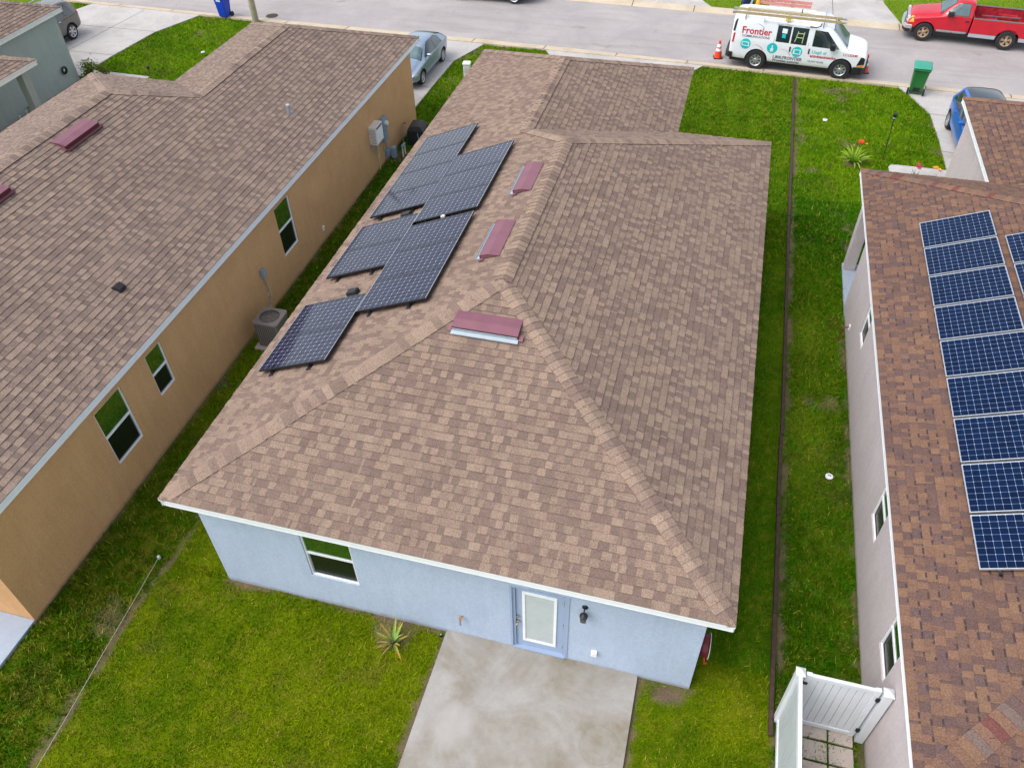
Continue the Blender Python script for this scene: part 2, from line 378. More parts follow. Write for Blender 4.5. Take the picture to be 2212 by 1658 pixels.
POLY['far_drive_a'] = [fb(1.6), fb(7.15), (6.4, 36), (6.2, 50), (1.2, 50)]
POLY['far_drive_b'] = [fb(9.3), fb(15.72), (15.45, 35.6), (15.12, 37), (15.1, 50), (10.2, 50), (10.1, 36.3)]
for k, nm in (('main_drive', 'driveway'), ('tan_drive', 'driveway'), ('gray_drive', 'driveway'), ('right_drive', 'driveway'), ('gray_path', 'path'), ('right_path', 'path'), ('far_drive_a', 'driveway'), ('far_drive_b', 'driveway')):
    sheet(nm, POLY[k], .040 if nm == 'driveway' else .03, M['drive'], .08)
sheet('patio', POLY['patio'], .055, M['patio'], .1)
sheet('porch_slab', POLY['tan_porch'], .07, M['slab'], .1); sheet('porch_slab', POLY['right_porch'], .06, M['slab'], .1); sheet('porch_slab', POLY['gray_porch'], .06, M['drive'], .1)
b = MB()
def jline(p, q, w=.025, z=.044):
    p = Vector((*p, z)); q = Vector((*q, z)); d = (q-p).normalized(); n = Vector((-d.y, d.x, 0))*w/2
    b.add([p-n, q-n, q+n, p+n], [(0, 1, 2, 3)])
for y in (23.4, 26.29): jline((-24.1, y), (-18.42 if y < 25 else -18.15, y))
jline((-21, 20.8), (-20.75, 23.4)); jline((-20.8, 23.4), (-20.3, 28.7))
jline((15.95, 25.17), (22.5, 24.9)); jline((16.2, 22.2), (22.5, 22.0)); jline((19, 20), (19, 27.3))
jline((-9.1, 23.3), (-3.26, 23.3)); jline((-9.1, 26.1), (-3.2, 26.0)); jline((12.73, 34.55), (12.73, 50)); jline((10.1, 37.6), (15.1, 37.4)); jline((.9, 24), (6.95, 24))
tag(b.build('driveway_joints', M['joint']), kind='structure')

# ---- value noise + lawn colour, shared by the sheet and the blades
_r = np.random.RandomState(3); _T = _r.rand(256, 256)
def vnoise(x, y, s, o=0):
    x = np.asarray(x)*s+o*17.3+500; y = np.asarray(y)*s+o*9.1+500
    xi = np.floor(x).astype(int); yi = np.floor(y).astype(int); fx = x-xi; fy = y-yi
    fx = fx*fx*(3-2*fx); fy = fy*fy*(3-2*fy); a = _T[xi % 256, yi % 256]; b_ = _T[(xi+1) % 256, yi % 256]; c = _T[xi % 256, (yi+1) % 256]; d = _T[(xi+1) % 256, (yi+1) % 256]
    return (a*(1-fx)+b_*fx)*(1-fy)+(c*(1-fx)+d*fx)*fy
def fbm(x, y, s, o=0): return .5*vnoise(x, y, s, o)+.27*vnoise(x, y, s*2.1, o+1)+.15*vnoise(x, y, s*4.3, o+2)+.08*vnoise(x, y, s*9, o+3)
def sst(v, a, b_): t = np.clip((v-a)/(b_-a), 0, 1); return t*t*(3-2*t)
def lawn_info(x, y):
    """returns colour (n,3) and bare-soil amount (n,)"""
    x = np.asarray(x, float); y = np.asarray(y, float)
    n1 = fbm(x, y, .55); n2 = fbm(x, y, 1.9, 5); n3 = fbm(x, y, 7, 9)
    dark = np.array([.050, .112, .002]); mid = np.array([.095, .172, .002]); lite = np.array([.195, .262, .003]); yel = np.array([.30, .27, .025]); brn = np.array([.17, .11, .035])
    t = sst(n1*.5+n2*.35+n3*.15, .32, .66)[:, None]; c = mid*(1-t)+lite*t
    # lush lawn at the blue house front and along its right side
    lush = ((x > 6.9) & (x < 11.06) & (y > 1.0)).astype(float)[:, None]
    c = c*(1-lush)+(np.array([.072, .182, .003])*(1-t*.7)+np.array([.13, .245, .004])*t*.7)*lush
    c = c*(1+lush*(.07*np.sign(np.sin(x*2*np.pi/.95+.12*np.sin(y*.5)))[:, None]))          # mower stripes
    # weedy neglected strip left of the string line and between the houses
    w = (sst(-x, 1.0, 1.25)*sst(8-y, 0, 6)*(y < 8)+((x < .5) & (y > 8) & (y < 20)))[:, None]
    c = c*(1-w*.68)+(dark*.9+brn*.3*sst(n3, .45, .7)[:, None])*w*.68
    # right neighbour's strip
    rs = ((x > 11.1) & (y < 18)).astype(float)[:, None]; c = c*(1-rs*.55)+dark*1.1*rs*.55
    ys = (np.exp(-((x-11.6)/.5)**2-((y-7.2)/1.6)**2)+.7*np.exp(-((x-11.7)/.5)**2-((y-11.0)/1.2)**2))[:, None]; c = c*(1-ys*.8)+np.array([.27, .31, .012])*ys*.8
    c = c*(1-.35*sst(n3, .5, .75)[:, None])+yel*.35*sst(n3, .5, .75)[:, None]
    nb = sst(fbm(x, y, 1.1, 21), .62, .76)[:, None]*.30*(1-lush); c = c*(1-nb)+brn*nb
    fg = (sst(y, 13, 16)*(1-lush[:, 0]))[:, None]; c = c*(1-fg+fg*np.array([.74, 1.06, 1]))          # fresher front lawns
    c = c*(1-.3*rs*np.array([.8, .1, .1]))
    # bare soil
    jit = (n2-.5)*.25+(n3-.5)*.2
    soil = np.zeros_like(x)
    tr = -1.10+.05*np.sin(y*1.7); soil = np.maximum(soil, sst(.062-np.abs(x-tr+jit*.35), -.03, .05)*((y < 1.7) & (y > -5))*sst(n2, .34, .52))
    soil = np.maximum(soil, sst(-np.abs(x+1.12+jit)+.17, 0, .2)*sst(-1.9-y, 0, .8)*sst(n2, .46, .62)*.75)
    soil = np.maximum(soil, sst(.36-y, 0, .02)*sst(y-.25+jit*.8, -.03, .08)*((x > .3) & (x < 9.7))*sst(n2, .25, .45))
    soil = np.maximum(soil, sst(.45-np.hypot(x-9.25, (y-.15)*1.7)+jit, 0, .3))
    for px in (5.01, 8.68): soil = np.maximum(soil, sst(.10-np.abs(x-px)+jit*.9, -.02, .08)*((y < .3) & (y > -5)))
    soil = np.maximum(soil, sst(.10-np.abs(x-11.16)+jit*.8, 0, .10)*((y < 27.5) & (x > 11.05))*.8*sst(n2, .2, .5))
    soil = np.maximum(soil, sst(.05-np.abs(x-12.55)+jit*.7, -.02, .06)*((y < 11.5))*.7*sst(n2, .35, .55))
    soil = np.maximum(soil, sst(.05-np.abs(x+2.84)+jit*.5, -.02, .07)*((y > -1.5) & (y < 20.4))*.75)
    soil = np.maximum(soil, .5*sst(fbm(x, y, .9, 31), .66, .76)*((x < -1.1) | (x > 11.1)))
    soil = np.maximum(soil, sst(.5-np.hypot(x-4.0, y-.15)+jit, 0, .2)*.6)
    soil = np.maximum(soil, sst(.45-np.hypot(x-13.3, (y-21.2))+jit, 0, .2)*.55); soil = np.maximum(soil, sst(.34-np.hypot(x-13.14, (y-20.75))+jit*.3, 0, .1))
    sc = np.array([.22, .155, .105])*(.75+.6*n3[:, None])
    c = c*(1-soil[:, None])+sc*soil[:, None]
    return c, soil
def grid_lawn(x0, x1, y0, y1, st):
    nx = int((x1-x0)/st)+1; ny = int((y1-y0)/st)+1
    X, Y = np.meshgrid(np.linspace(x0, x1, nx), np.linspace(y0, y1, ny)); x = X.ravel(); y = Y.ravel()
    c, soil = lawn_info(x, y); z = (fbm(x, y, .8, 40)-.5)*.02
    me = bpy.data.meshes.new('lawn'); me.vertices.add(len(x)); me.vertices.foreach_set('co', np.stack([x, y, z-.012], 1).ravel())
    i = np.arange(nx-1)[None, :]+np.arange(ny-1)[:, None]*nx; q = np.stack([i, i+1, i+nx+1, i+nx], -1).reshape(-1, 4)
    me.loops.add(q.size); me.loops.foreach_set('vertex_index', q.ravel().astype(np.int32)); me.polygons.add(len(q))
    me.polygons.foreach_set('loop_start', (np.arange(len(q))*4).astype(np.int32)); me.update(calc_edges=True)
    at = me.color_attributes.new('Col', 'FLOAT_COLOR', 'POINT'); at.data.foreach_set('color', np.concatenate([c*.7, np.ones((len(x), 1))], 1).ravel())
    me.materials.append(M['lawn']); o = bpy.data.objects.new('lawn', me); COL.objects.link(o); return tag(o, kind='structure')
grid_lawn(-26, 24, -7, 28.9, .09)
MB_far = MB(); MB_far.col = (.11, .18, .01)
MB_far.box(-300, 300, -300, 300, -.6, -.06); tag(MB_far.build('ground', M['lawn'], colors=True), kind='structure')
b = MB(); b.col = (.13, .21, .012)
vs = []
for x in XS: vs += [(x, far_back(x), .01), (x, 52, .01)]
b.add(vs, [(2*i, 2*i+2, 2*i+3, 2*i+1) for i in range(len(XS)-1)]); tag(b.build('lawn', M['lawn'], colors=True), kind='structure')

def inpoly(x, y, P):
    ins = np.zeros(len(x), bool); n = len(P)
    for i in range(n):
        x0, y0 = P[i]; x1, y1 = P[(i+1) % n]
        if y0 == y1: continue
        c = ((y0 > y) != (y1 > y)) & (x < (x1-x0)*(y-y0)/(y1-y0)+x0); ins ^= c
    return ins
HOUSE_FP = [[(.35, .35), (9.61, .35), (9.61, 15.35), (6.95, 15.35), (6.95, 20.05), (.35, 20.05)],
            [(-12.3, -1.47), (-2.87, -1.47), (-2.87, 20.45), (-9.05, 20.45), (-9.05, 15.3), (-12.3, 15.3)],
            [(12.61, -1.5), (22, -1.5), (22, 19.6), (15.85, 19.6), (15.85, 14.4), (14.5, 14.4), (14.5, 12.3), (12.61, 12.3)],
            [(-25, 0), (-15.6, 0), (-15.6, 16), (-18.2, 16), (-18.2, 20.8), (-25, 20.8)]]
PAVERS = [(x, y) for y in (.16, -.21, -.58, -.95, -1.32) for x in (11.79, 12.22)]
def blades():
    rs = np.random.RandomState(11); P = []
    for x0, x1, y0, y1, dn in ((-4.2, 5.2, -5, .5, 1500), (8.5, 12.7, -5, 4, 1400), (-2.9, .5, .3, 14, 1000), (9.5, 12.7, 4, 17, 1000), (-4, .5, 14, 28.6, 600), (6.9, 16.4, 15.4, 28, 520),
                               (-18.7, -9, 15, 28.8, 430), (-25, -23, 27.4, 29.2, 430), (-3.4, .9, 27, 28.3, 300), (6.2, 10.3, 34.6, 41, 170), (15.2, 23, 34, 39, 170), (-7, 1.5, 35, 38, 60)):
        n = int((x1-x0)*(y1-y0)*dn); P.append(np.stack([rs.uniform(x0, x1, n), rs.uniform(y0, y1, n)], 1))
    P = np.concatenate(P); x, y = P[:, 0], P[:, 1]
    bad = np.zeros(len(x), bool)
    for poly in list(POLY.values())+HOUSE_FP: bad |= inpoly(x, y, poly)
    cbk = np.interp(x, XS, [curb_back(q) for q in XS]); fbk = np.interp(x, XS, [far_back(q) for q in XS])
    bad |= (y > cbk-.0) & (y < fbk+.02)
    bad |= (np.abs(x-11.06) < .05) & (y < 27.5) & (y > -.15)
    for px, py in PAVERS: bad |= (np.abs(x-px) < .18) & (np.abs(y-py) < .145) & (rs.rand(len(x)) < .80)
    c, soil = lawn_info(x, y); bad |= rs.rand(len(x)) < soil*1.15
    bad |= (x < -1.2) & (y < 8) & (fbm(x, y, 2.2, 50) < .40) & (rs.rand(len(x)) < .6)
    x, y, c = x[~bad], y[~bad], c[~bad]; n = len(x)
    far = (y > 14)
    h = rs.uniform(.035, .075, n)*(1+.25*far); w = rs.uniform(.010, .020, n)*(1+.9*far)
    weedy = ((x < -1.1) & (y < 14)) | (x > 11.1) & (y < 14); h *= np.where(weedy, 1.25, 1)*(.7+.8*fbm(x, y, 1.6, 60)); w *= np.where(weedy, 1.45, 1)
    a = rs.uniform(0, 2*np.pi, n); ln = rs.uniform(.2, 1.4, n)*h; b_ = rs.uniform(0, 2*np.pi, n)
    z0 = np.full(n, -.015)
    V = np.empty((n, 3, 3)); V[:, 0] = np.stack([x-np.cos(a)*w/2, y-np.sin(a)*w/2, z0], 1); V[:, 1] = np.stack([x+np.cos(a)*w/2, y+np.sin(a)*w/2, z0], 1)
    V[:, 2] = np.stack([x+np.cos(b_)*ln, y+np.sin(b_)*ln, z0+h], 1)
    k = rs.uniform(.55, 1.65, n)[:, None]; c = c*k; yl = (rs.rand(n) < .10)[:, None]; c = np.where(yl, np.array([.30, .27, .04])*k, c)
    cl = (fbm(x, y, 6, 70) > .62)[:, None] & weedy[:, None]; c = np.where(cl, c*np.array([.6, 1.15, .8]), c)
    me = bpy.data.meshes.new('grass'); me.vertices.add(3*n); me.vertices.foreach_set('co', V.ravel().astype(np.float32))
    me.loops.add(3*n); me.loops.foreach_set('vertex_index', np.arange(3*n, dtype=np.int32)); me.polygons.add(n)
    me.polygons.foreach_set('loop_start', (np.arange(n)*3).astype(np.int32)); me.update(calc_edges=True)
    at = me.color_attributes.new('Col', 'FLOAT_COLOR', 'POINT')
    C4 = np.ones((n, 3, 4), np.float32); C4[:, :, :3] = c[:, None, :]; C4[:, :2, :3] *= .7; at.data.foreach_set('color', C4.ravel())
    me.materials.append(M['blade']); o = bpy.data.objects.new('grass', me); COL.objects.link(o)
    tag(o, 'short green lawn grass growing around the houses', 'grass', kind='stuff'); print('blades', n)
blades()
#@@NEXT
# ------------------------------------------------------------------ roofs
ZE, SL = 2.9563, .40527
def clip_poly(poly, clip):
    """convex clip (CCW) of a polygon, both in 2D"""
    out = poly; n = len(clip)
    for i in range(n):
        ax, ay = clip[i]; bx, by = clip[(i+1) % n]; inp = out; out = []
        if not inp: return []
        def sd(p): return (bx-ax)*(p[1]-ay)-(by-ay)*(p[0]-ax)
        for j in range(len(inp)):
            p, q = inp[j], inp[(j+1) % len(inp)]; a, c = sd(p), sd(q)
            if a >= -1e-9: out.append(p)
            if (a > 1e-9 and c < -1e-9) or (a < -1e-9 and c > 1e-9):
                t = a/(a-c); out.append((p[0]+(q[0]-p[0])*t, p[1]+(q[1]-p[1])*t))
    return out
def area2(P): return sum(P[i][0]*P[(i+1) % len(P)][1]-P[(i+1) % len(P)][0]*P[i][1] for i in range(len(P)))
PAL_A = dict(light=[(.262, .186, .139), (.248, .177, .134), (.273, .195, .146), (.238, .168, .128)], dark=[(.19, .132, .106), (.20, .14, .112), (.182, .126, .102)], pd=.42, band=0)
PAL_T = dict(light=[(.262, .19, .148), (.245, .178, .14), (.275, .20, .155), (.23, .168, .133)], dark=[(.188, .136, .113), (.198, .144, .12), (.178, .128, .107)], pd=.45, band=0)
PAL_B = dict(light=[(.188, .104, .069), (.172, .096, .066), (.198, .113, .072), (.165, .093, .066)], dark=[(.126, .075, .062), (.12, .072, .062), (.135, .079, .063), (.118, .074, .067)], pd=.5, band=1)
def roof_face(mb, P0, ud, hd, polys, pal, rs, exp=.1455):
    sec = math.sqrt(1+SL*SL); run = exp/sec; P0 = Vector((*P0, 0)); ud = Vector((*ud, 0)); hd = Vector((*hd, 0)); nrm = (Vector((0, 0, 1))-hd*SL)/sec
    loc = []
    for P in polys:
        q = [((Vector((*p, 0))-P0).dot(ud), (Vector((*p, 0))-P0).dot(hd)) for p in P]
        if area2(q) < 0: q = q[::-1]
        loc.append(q)
    umin = min(p[0] for q in loc for p in q); umax = max(p[0] for q in loc for p in q); hmax = max(p[1] for q in loc for p in q)
    def W(u, h, t): return P0+ud*u+hd*h+Vector((0, 0, ZE+SL*h))+nrm*t
    def addtop(quad, h0, h1, t0, t1, col):
        if len(quad) < 3 or abs(area2(quad)) < 1e-5: return
        mb.add([W(u, h, t0+(t1-t0)*(h-h0)/(h1-h0)) for u, h in quad], [tuple(range(len(quad)))], col)
    rows = int(hmax/run)+1
    for r in range(rows):
        h0 = r*run; h1 = h0+run; u = umin-rs.uniform(0, .3); wob = rs.uniform(-.003, .003)
        high = rs.random() < .5
        while u < umax:
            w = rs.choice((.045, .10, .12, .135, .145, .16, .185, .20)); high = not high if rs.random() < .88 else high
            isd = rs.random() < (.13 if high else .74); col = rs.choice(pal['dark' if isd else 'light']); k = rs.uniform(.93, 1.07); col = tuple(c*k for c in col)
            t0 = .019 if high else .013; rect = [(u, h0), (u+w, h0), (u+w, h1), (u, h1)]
            for q in loc:
                cq = clip_poly(rect, q); addtop(cq, h0, h1, t0+wob, .003, col)
                e = clip_poly([(u, h0+1e-4), (u+w, h0+1e-4), (u+w, h0+2e-4), (u, h0+2e-4)], q)
                if len(e) >= 3:
                    ua = min(p[0] for p in e); ub = max(p[0] for p in e)
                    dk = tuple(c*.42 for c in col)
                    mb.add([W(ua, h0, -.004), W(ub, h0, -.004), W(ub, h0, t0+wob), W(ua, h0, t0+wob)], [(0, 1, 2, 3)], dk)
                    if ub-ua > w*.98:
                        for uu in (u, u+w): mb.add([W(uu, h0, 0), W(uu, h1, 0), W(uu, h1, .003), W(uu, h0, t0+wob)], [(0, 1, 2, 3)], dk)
                if pal['band'] and rs.random() < .34:      # printed dark band of the laminated shingle, under the butts of the row above
                    bu = u+rs.uniform(0, w*.35); bw_ = w*rs.uniform(.45, .75); cq = clip_poly([(bu, h1-run*.2), (bu+bw_, h1-run*.2), (bu+bw_, h1), (bu, h1)], q)
                    addtop([p for p in cq], h0, h1, t0+wob+.0015, .0045, (.062, .045, .047))
            u += w
    for q in loc:
        mb.add([W(u, h, -.006) for u, h in q], [tuple(range(len(q)))], (.15, .11, .09)); mb.add([W(u, h, -.03) for u, h in q], [tuple(range(len(q)))[::-1]], (.15, .11, .09))
def caps(mb, A, B, dA, dB, pal, rs, w=.172, lift=.020, pitch=.148, box=None):
    """bent cap shingles from A (low/near end) to B. dA, dB: directions down each adjoining slope"""
    A = Vector(A); B = Vector(B); L = (B-A).length; d = (B-A)/L; n = int(L/pitch)+1
    def perp(v): v = Vector(v); v = v-d*v.dot(d); return v.normalized()
    a, c = perp(dA), perp(dB); upv = (-(a+c)); upv = upv.normalized() if upv.length > .05 else Vector((0, 0, 1))
    if upv.z < 0: upv = -upv
    na = a.cross(d); na = na if na.z > 0 else -na; nc = c.cross(d); nc = nc if nc.z > 0 else -nc
    for i in range(n):
        s0 = i*pitch; s1 = min(s0+pitch*1.25, L+.02)
        isd = rs.random() < .25; col = rs.choice(pal['dark' if isd else 'light']); k = rs.uniform(1.04, 1.17); col = tuple(q*k for q in col)
        if pal['band'] and rs.random() < .3: col = rs.choice([(.155, .06, .05), (.165, .115, .098)])
        jw = w+rs.uniform(-.006, .006)
        def sec(s, t):
            p = A+d*s
            r_ = [p+a*jw+na*(t+.002), p+a*.05+na*(t+.004), p+upv*(t+.002), p+c*.05+nc*(t+.004), p+c*jw+nc*(t+.002)]
            if box:
                for v in r_: v.x = min(max(v.x, box[0]), box[1]); v.y = min(max(v.y, box[2]), box[3])
            return r_
        q0 = sec(s0, lift+.005); q1 = sec(s1, lift-.006); vs = q0+q1
        mb.add(vs, [(j, j+1, 6+j, 5+j) for j in range(4)], col)
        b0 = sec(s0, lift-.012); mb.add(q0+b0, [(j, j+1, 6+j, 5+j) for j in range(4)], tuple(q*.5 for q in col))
        for sd in (0, 4):
            g = (na if sd == 0 else nc)*-.028
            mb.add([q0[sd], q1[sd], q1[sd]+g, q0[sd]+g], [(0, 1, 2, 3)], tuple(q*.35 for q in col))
def house_roof(root, flip, X, W_, y0, y1, gw, y2, pal, seed):
    """body [0,W]x[y0,y1], garage [0,gw]x[y1,y2]; world x = X + lx, or X - lx when flip"""
    rs = random.Random(seed); mp = (lambda p: (X-p[0], p[1])) if flip else (lambda p: (X+p[0], p[1])); sx = -1 if flip else 1
    m_ = W_/2; g = gw/2; P1 = (m_, y0+m_); P2 = (m_, y1-m_); Q = (g, y1-g); Rr = (g, y2-g)
    mb = MB()
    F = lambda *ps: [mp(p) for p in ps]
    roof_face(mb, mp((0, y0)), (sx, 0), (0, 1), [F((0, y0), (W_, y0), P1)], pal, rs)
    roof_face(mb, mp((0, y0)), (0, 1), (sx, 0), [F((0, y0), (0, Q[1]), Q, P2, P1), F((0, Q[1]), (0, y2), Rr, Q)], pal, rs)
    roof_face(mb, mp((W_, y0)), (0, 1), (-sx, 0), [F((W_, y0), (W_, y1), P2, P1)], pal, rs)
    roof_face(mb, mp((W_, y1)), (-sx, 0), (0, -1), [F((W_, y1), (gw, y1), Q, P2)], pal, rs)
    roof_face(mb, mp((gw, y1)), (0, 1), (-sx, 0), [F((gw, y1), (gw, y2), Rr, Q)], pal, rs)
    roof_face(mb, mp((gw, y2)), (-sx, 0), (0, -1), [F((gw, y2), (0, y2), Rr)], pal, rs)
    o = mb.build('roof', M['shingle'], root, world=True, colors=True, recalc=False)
    cp = MB(); z = lambda h: ZE+SL*h
    def P3(p, h): q = mp(p); return (q[0], q[1], z(h))
    dn = (0, -1, -SL); df = (0, 1, -SL); dl = (-sx, 0, -SL); dr = (sx, 0, -SL)
    xa, xb = sorted((mp((0, 0))[0], mp((W_, 0))[0])); bx_ = (xa-.004, xb+.004, y0-.004, y1+.004); xa, xb = sorted((mp((0, 0))[0], mp((gw, 0))[0])); gx_ = (xa-.004, xb+.004, y1, y2+.004)
    caps(cp, P3((0, y0), 0), P3(P1, m_), dn, dl, pal, rs, box=bx_); caps(cp, P3((W_, y0), 0), P3(P1, m_), dn, dr, pal, rs, box=bx_)
    caps(cp, P3((W_, y1), 0), P3(P2, m_), df, dr, pal, rs, box=bx_); caps(cp, P3(Q, g), P3(P2, m_), df, dl, pal, rs)
    caps(cp, P3(P1, m_), P3(P2, m_), dl, dr, pal, rs, lift=.03); caps(cp, P3(Rr, g), P3(Q, g), dl, dr, pal, rs, lift=.03)
    caps(cp, P3((0, y2), 0), P3(Rr, g), df, dl, pal, rs, box=gx_); caps(cp, P3((gw, y2), 0), P3(Rr, g), df, dr, pal, rs, box=gx_)
    cp.build('ridge_cap', M['shingle'], o, colors=True, recalc=False).location = -Vector(root.location)
    per = [mp(p) for p in ((0, y0), (W_, y0), (W_, y1), (gw, y1), (gw, y2), (0, y2))]
    fa = MB(); n = len(per)
    for i in range(n):
        p, q = Vector((*per[i], 0)), Vector((*per[(i+1) % n], 0)); d = (q-p).normalized(); nn = Vector((d.y, -d.x, 0))*(-1 if flip else 1)
        ins = -nn*.025
        e = d*.0
        fa.add([p+ins+Vector((0, 0, ZE-.03)), q+ins+Vector((0, 0, ZE-.03)), q+ins+Vector((0, 0, ZE-.19)), p+ins+Vector((0, 0, ZE-.19))], [(0, 1, 2, 3)])
        fa.add([p+Vector((0, 0, ZE-.004)), q+Vector((0, 0, ZE-.004)), q+Vector((0, 0, ZE-.045)), p+Vector((0, 0, ZE-.045))], [(0, 1, 2, 3)])
        fa.add([p+Vector((0, 0, ZE-.045)), q+Vector((0, 0, ZE-.045)), q+ins*1.4+Vector((0, 0, ZE-.045)), p+ins*1.4+Vector((0, 0, ZE-.045))], [(0, 1, 2, 3)])
    fa.build('fascia', M['white'], root, world=True)
    sf = MB(); L = per
    sf.add([(*p, ZE-.186) for p in (mp((.02, y0+.02)), mp((W_-.02, y0+.02)), mp((W_-.02, y1-.02)), mp((.02, y1-.02)))], [(0, 1, 2, 3)])
    sf.add([(*p, ZE-.186) for p in (mp((.02, y1-.02)), mp((gw-.02, y1-.02)), mp((gw-.02, y2-.02)), mp((.02, y2-.02)))], [(0, 1, 2, 3)])
    sf.build('soffit', M['soffit'], root, world=True, recalc=False)
def walls(root, pts, openings, mat, name='wall', zt=ZE-.18, depth=.09, closed=True):
    """pts CCW; openings {edge index: [(a0,a1,z0,z1)]} with a = distance along the edge"""
    mb = MB(); n = len(pts)
    for i in range(n if closed else n-1):
        p = Vector((*pts[i], 0)); q = Vector((*pts[(i+1) % n], 0)); L = (q-p).length; d = (q-p)/L; inn = Vector((-d.y, d.x, 0))
        ops = openings.get(i, []); us = sorted({0, L, *[a for o in ops for a in o[:2]]}); zs = sorted({-.05, zt, *[a for o in ops for a in o[2:]]})
        w = lambda u, z_, e=0: p+d*u+Vector((0, 0, z_))+inn*e
        for a, b_ in zip(us, us[1:]):
            for c, e in zip(zs, zs[1:]):
                if any(o[0] <= a+1e-6 and b_ <= o[1]+1e-6 and o[2] <= c+1e-6 and e <= o[3]+1e-6 for o in ops): continue
                mb.add([w(a, c), w(b_, c), w(b_, e), w(a, e)], [(0, 1, 2, 3)])
        for a, b_, c, e in ops:
            mb.add([w(a, c), w(b_, c), w(b_, c, depth), w(a, c, depth)], [(3, 2, 1, 0)]); mb.add([w(a, e), w(b_, e), w(b_, e, depth), w(a, e, depth)], [(0, 1, 2, 3)])
            mb.add([w(a, c), w(a, e), w(a, e, depth), w(a, c, depth)], [(3, 2, 1, 0)]); mb.add([w(b_, c), w(b_, e), w(b_, e, depth), w(b_, c, depth)], [(0, 1, 2, 3)])
            mb.add([w(a-.05, c-.05, depth+.12), w(b_+.05, c-.05, depth+.12), w(b_+.05, e+.05, depth+.12), w(a-.05, e+.05, depth+.12)], [(0, 1, 2, 3)])
    return mb.build(name, mat, root, world=True, recalc=False)
def window(root, p, d, W_, z0, z1, mid, inn, depth=.04, lab=None, tf=.032):
    """p: start point on the wall face, d: unit along the wall, inn: unit inward"""
    p = Vector((*p, 0)); d = Vector((*d, 0)); inn = Vector((*inn, 0)); w = lambda u, z_, e: p+d*u+Vector((0, 0, z_))+inn*e
    fr = MB(); t = tf
    def bx(u0, u1, a, b_, e0, e1):
        fr.add([w(u0, a, e0), w(u1, a, e0), w(u1, b_, e0), w(u0, b_, e0), w(u0, a, e1), w(u1, a, e1), w(u1, b_, e1), w(u0, b_, e1)],
               [(0, 1, 2, 3), (7, 6, 5, 4), (0, 4, 5, 1), (1, 5, 6, 2), (2, 6, 7, 3), (3, 7, 4, 0)])
    e0, e1 = depth-.014, depth+.03
    bx(.002, t, z0+.002, z1-.002, e0, e1); bx(W_-t, W_-.002, z0+.002, z1-.002, e0, e1); bx(t, W_-t, z0+.002, z0+t, e0, e1); bx(t, W_-t, z1-t, z1-.002, e0, e1)
    bx(t, W_-t, mid-.03, mid+.03, e0+.008, e1)
    o = fr.build('window', M['white'], root, world=True)
    if lab: o['label'] = lab
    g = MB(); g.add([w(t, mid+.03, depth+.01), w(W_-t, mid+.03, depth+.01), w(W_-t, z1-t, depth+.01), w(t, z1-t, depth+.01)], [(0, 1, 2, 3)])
    gl = g.build('glass_pane', M['glass_up'], o); gl.location = -Vector(root.location); gl['label'] = 'upper pane with lawn reflection painted green'
    g = MB(); g.add([w(t, z0+t, depth+.02), w(W_-t, z0+t, depth+.02), w(W_-t, mid-.03, depth+.02), w(t, mid-.03, depth+.02)], [(0, 1, 2, 3)])
    gl = g.build('glass_pane', M['glass_low'], o); gl.location = -Vector(root.location); gl['label'] = 'dark screened lower pane'
    g = MB()
    for u0, u1, a, b_ in ((t, t+.03, z0+t, mid-.03), (W_-t-.03, W_-t, z0+t, mid-.03), (t+.03, W_-t-.03, z0+t, z0+t+.03)):
        g.add([w(u0, a, depth+.012), w(u1, a, depth+.012), w(u1, b_, depth+.012), w(u0, b_, depth+.012)], [(0, 1, 2, 3)])
    g.build('screen_frame', M['conduit'], o).location = -Vector(root.location)

# ---- blue house
H1 = empty('blue_house', (5, 8, 0), 0, 'pale blue single-storey house with brown shingle hip roof in the centre', 'house', 'houses on the street')
house_roof(H1, False, 0, 9.9573, 0, 15.686, 7.298, 20.394, PAL_A, 1)
walls(H1, [(.346, .346), (9.611, .346), (9.611, 15.34), (6.95, 15.34), (6.95, 20.05), (.346, 20.05)],
      {0: [(2.03, 3.01, .94, 2.22), (5.99, 6.97, .08, 2.12)]}, M['blue_wall'])
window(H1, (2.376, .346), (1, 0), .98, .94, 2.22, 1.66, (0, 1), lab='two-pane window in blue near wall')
b = MB(); x0, x1, y = 6.336, 7.316, .346
b.box(x0+.002, x0+.05, y+.02, y+.085, .08, 2.118); b.box(x1-.05, x1-.002, y+.02, y+.085, .08, 2.118); b.box(x0+.05, x1-.05, y+.02, y+.085, 2.07, 2.118); b.box(x0-.0, x1, y-.03, y+.09, .065, .10)
b.box(x0-.04, x0-.0, y-.015, y-.002, .08, 2.16); b.box(x1, x1+.04, y-.015, y-.002, .08, 2.16); b.box(x0, x1, y-.015, y-.002, 2.122, 2.16)
M['blue_door'] = plain('blue_painted_door', (.33, .42, .57), .5, var=.03)
b.build('door_frame', M['blue_door'], H1, world=True)
b = MB(); b.box(x0+.055, x1-.055, y+.055, y+.10, .105, 2.065); dr = b.build('door', M['blue_door'], H1, world=True, bevel=.004)
hl = -Vector(H1.location)
b = MB()
for a, c, e, f in ((6.51, 6.56, .30, 1.96), (7.08, 7.13, .30, 1.96), (6.56, 7.08, .30, .36), (6.56, 7.08, 1.90, 1.96)): b.box(a, c, y+.035, y+.06, e, f)
b.build('glass_frame', M['white'], dr).location = hl
b = MB(); b.add([(6.555, y+.05, .355), (7.085, y+.05, .355), (7.085, y+.05, 1.905), (6.555, y+.05, 1.905)], [(0, 1, 2, 3)]); b.build('glass_pane', M['door_glass'], dr).location = hl
b = MB(); b.cyl((6.43, y+.05, 1.12), (6.43, y+.02, 1.12), .032, 14); b.build('deadbolt', M['brass'], dr, smooth=True).location = hl
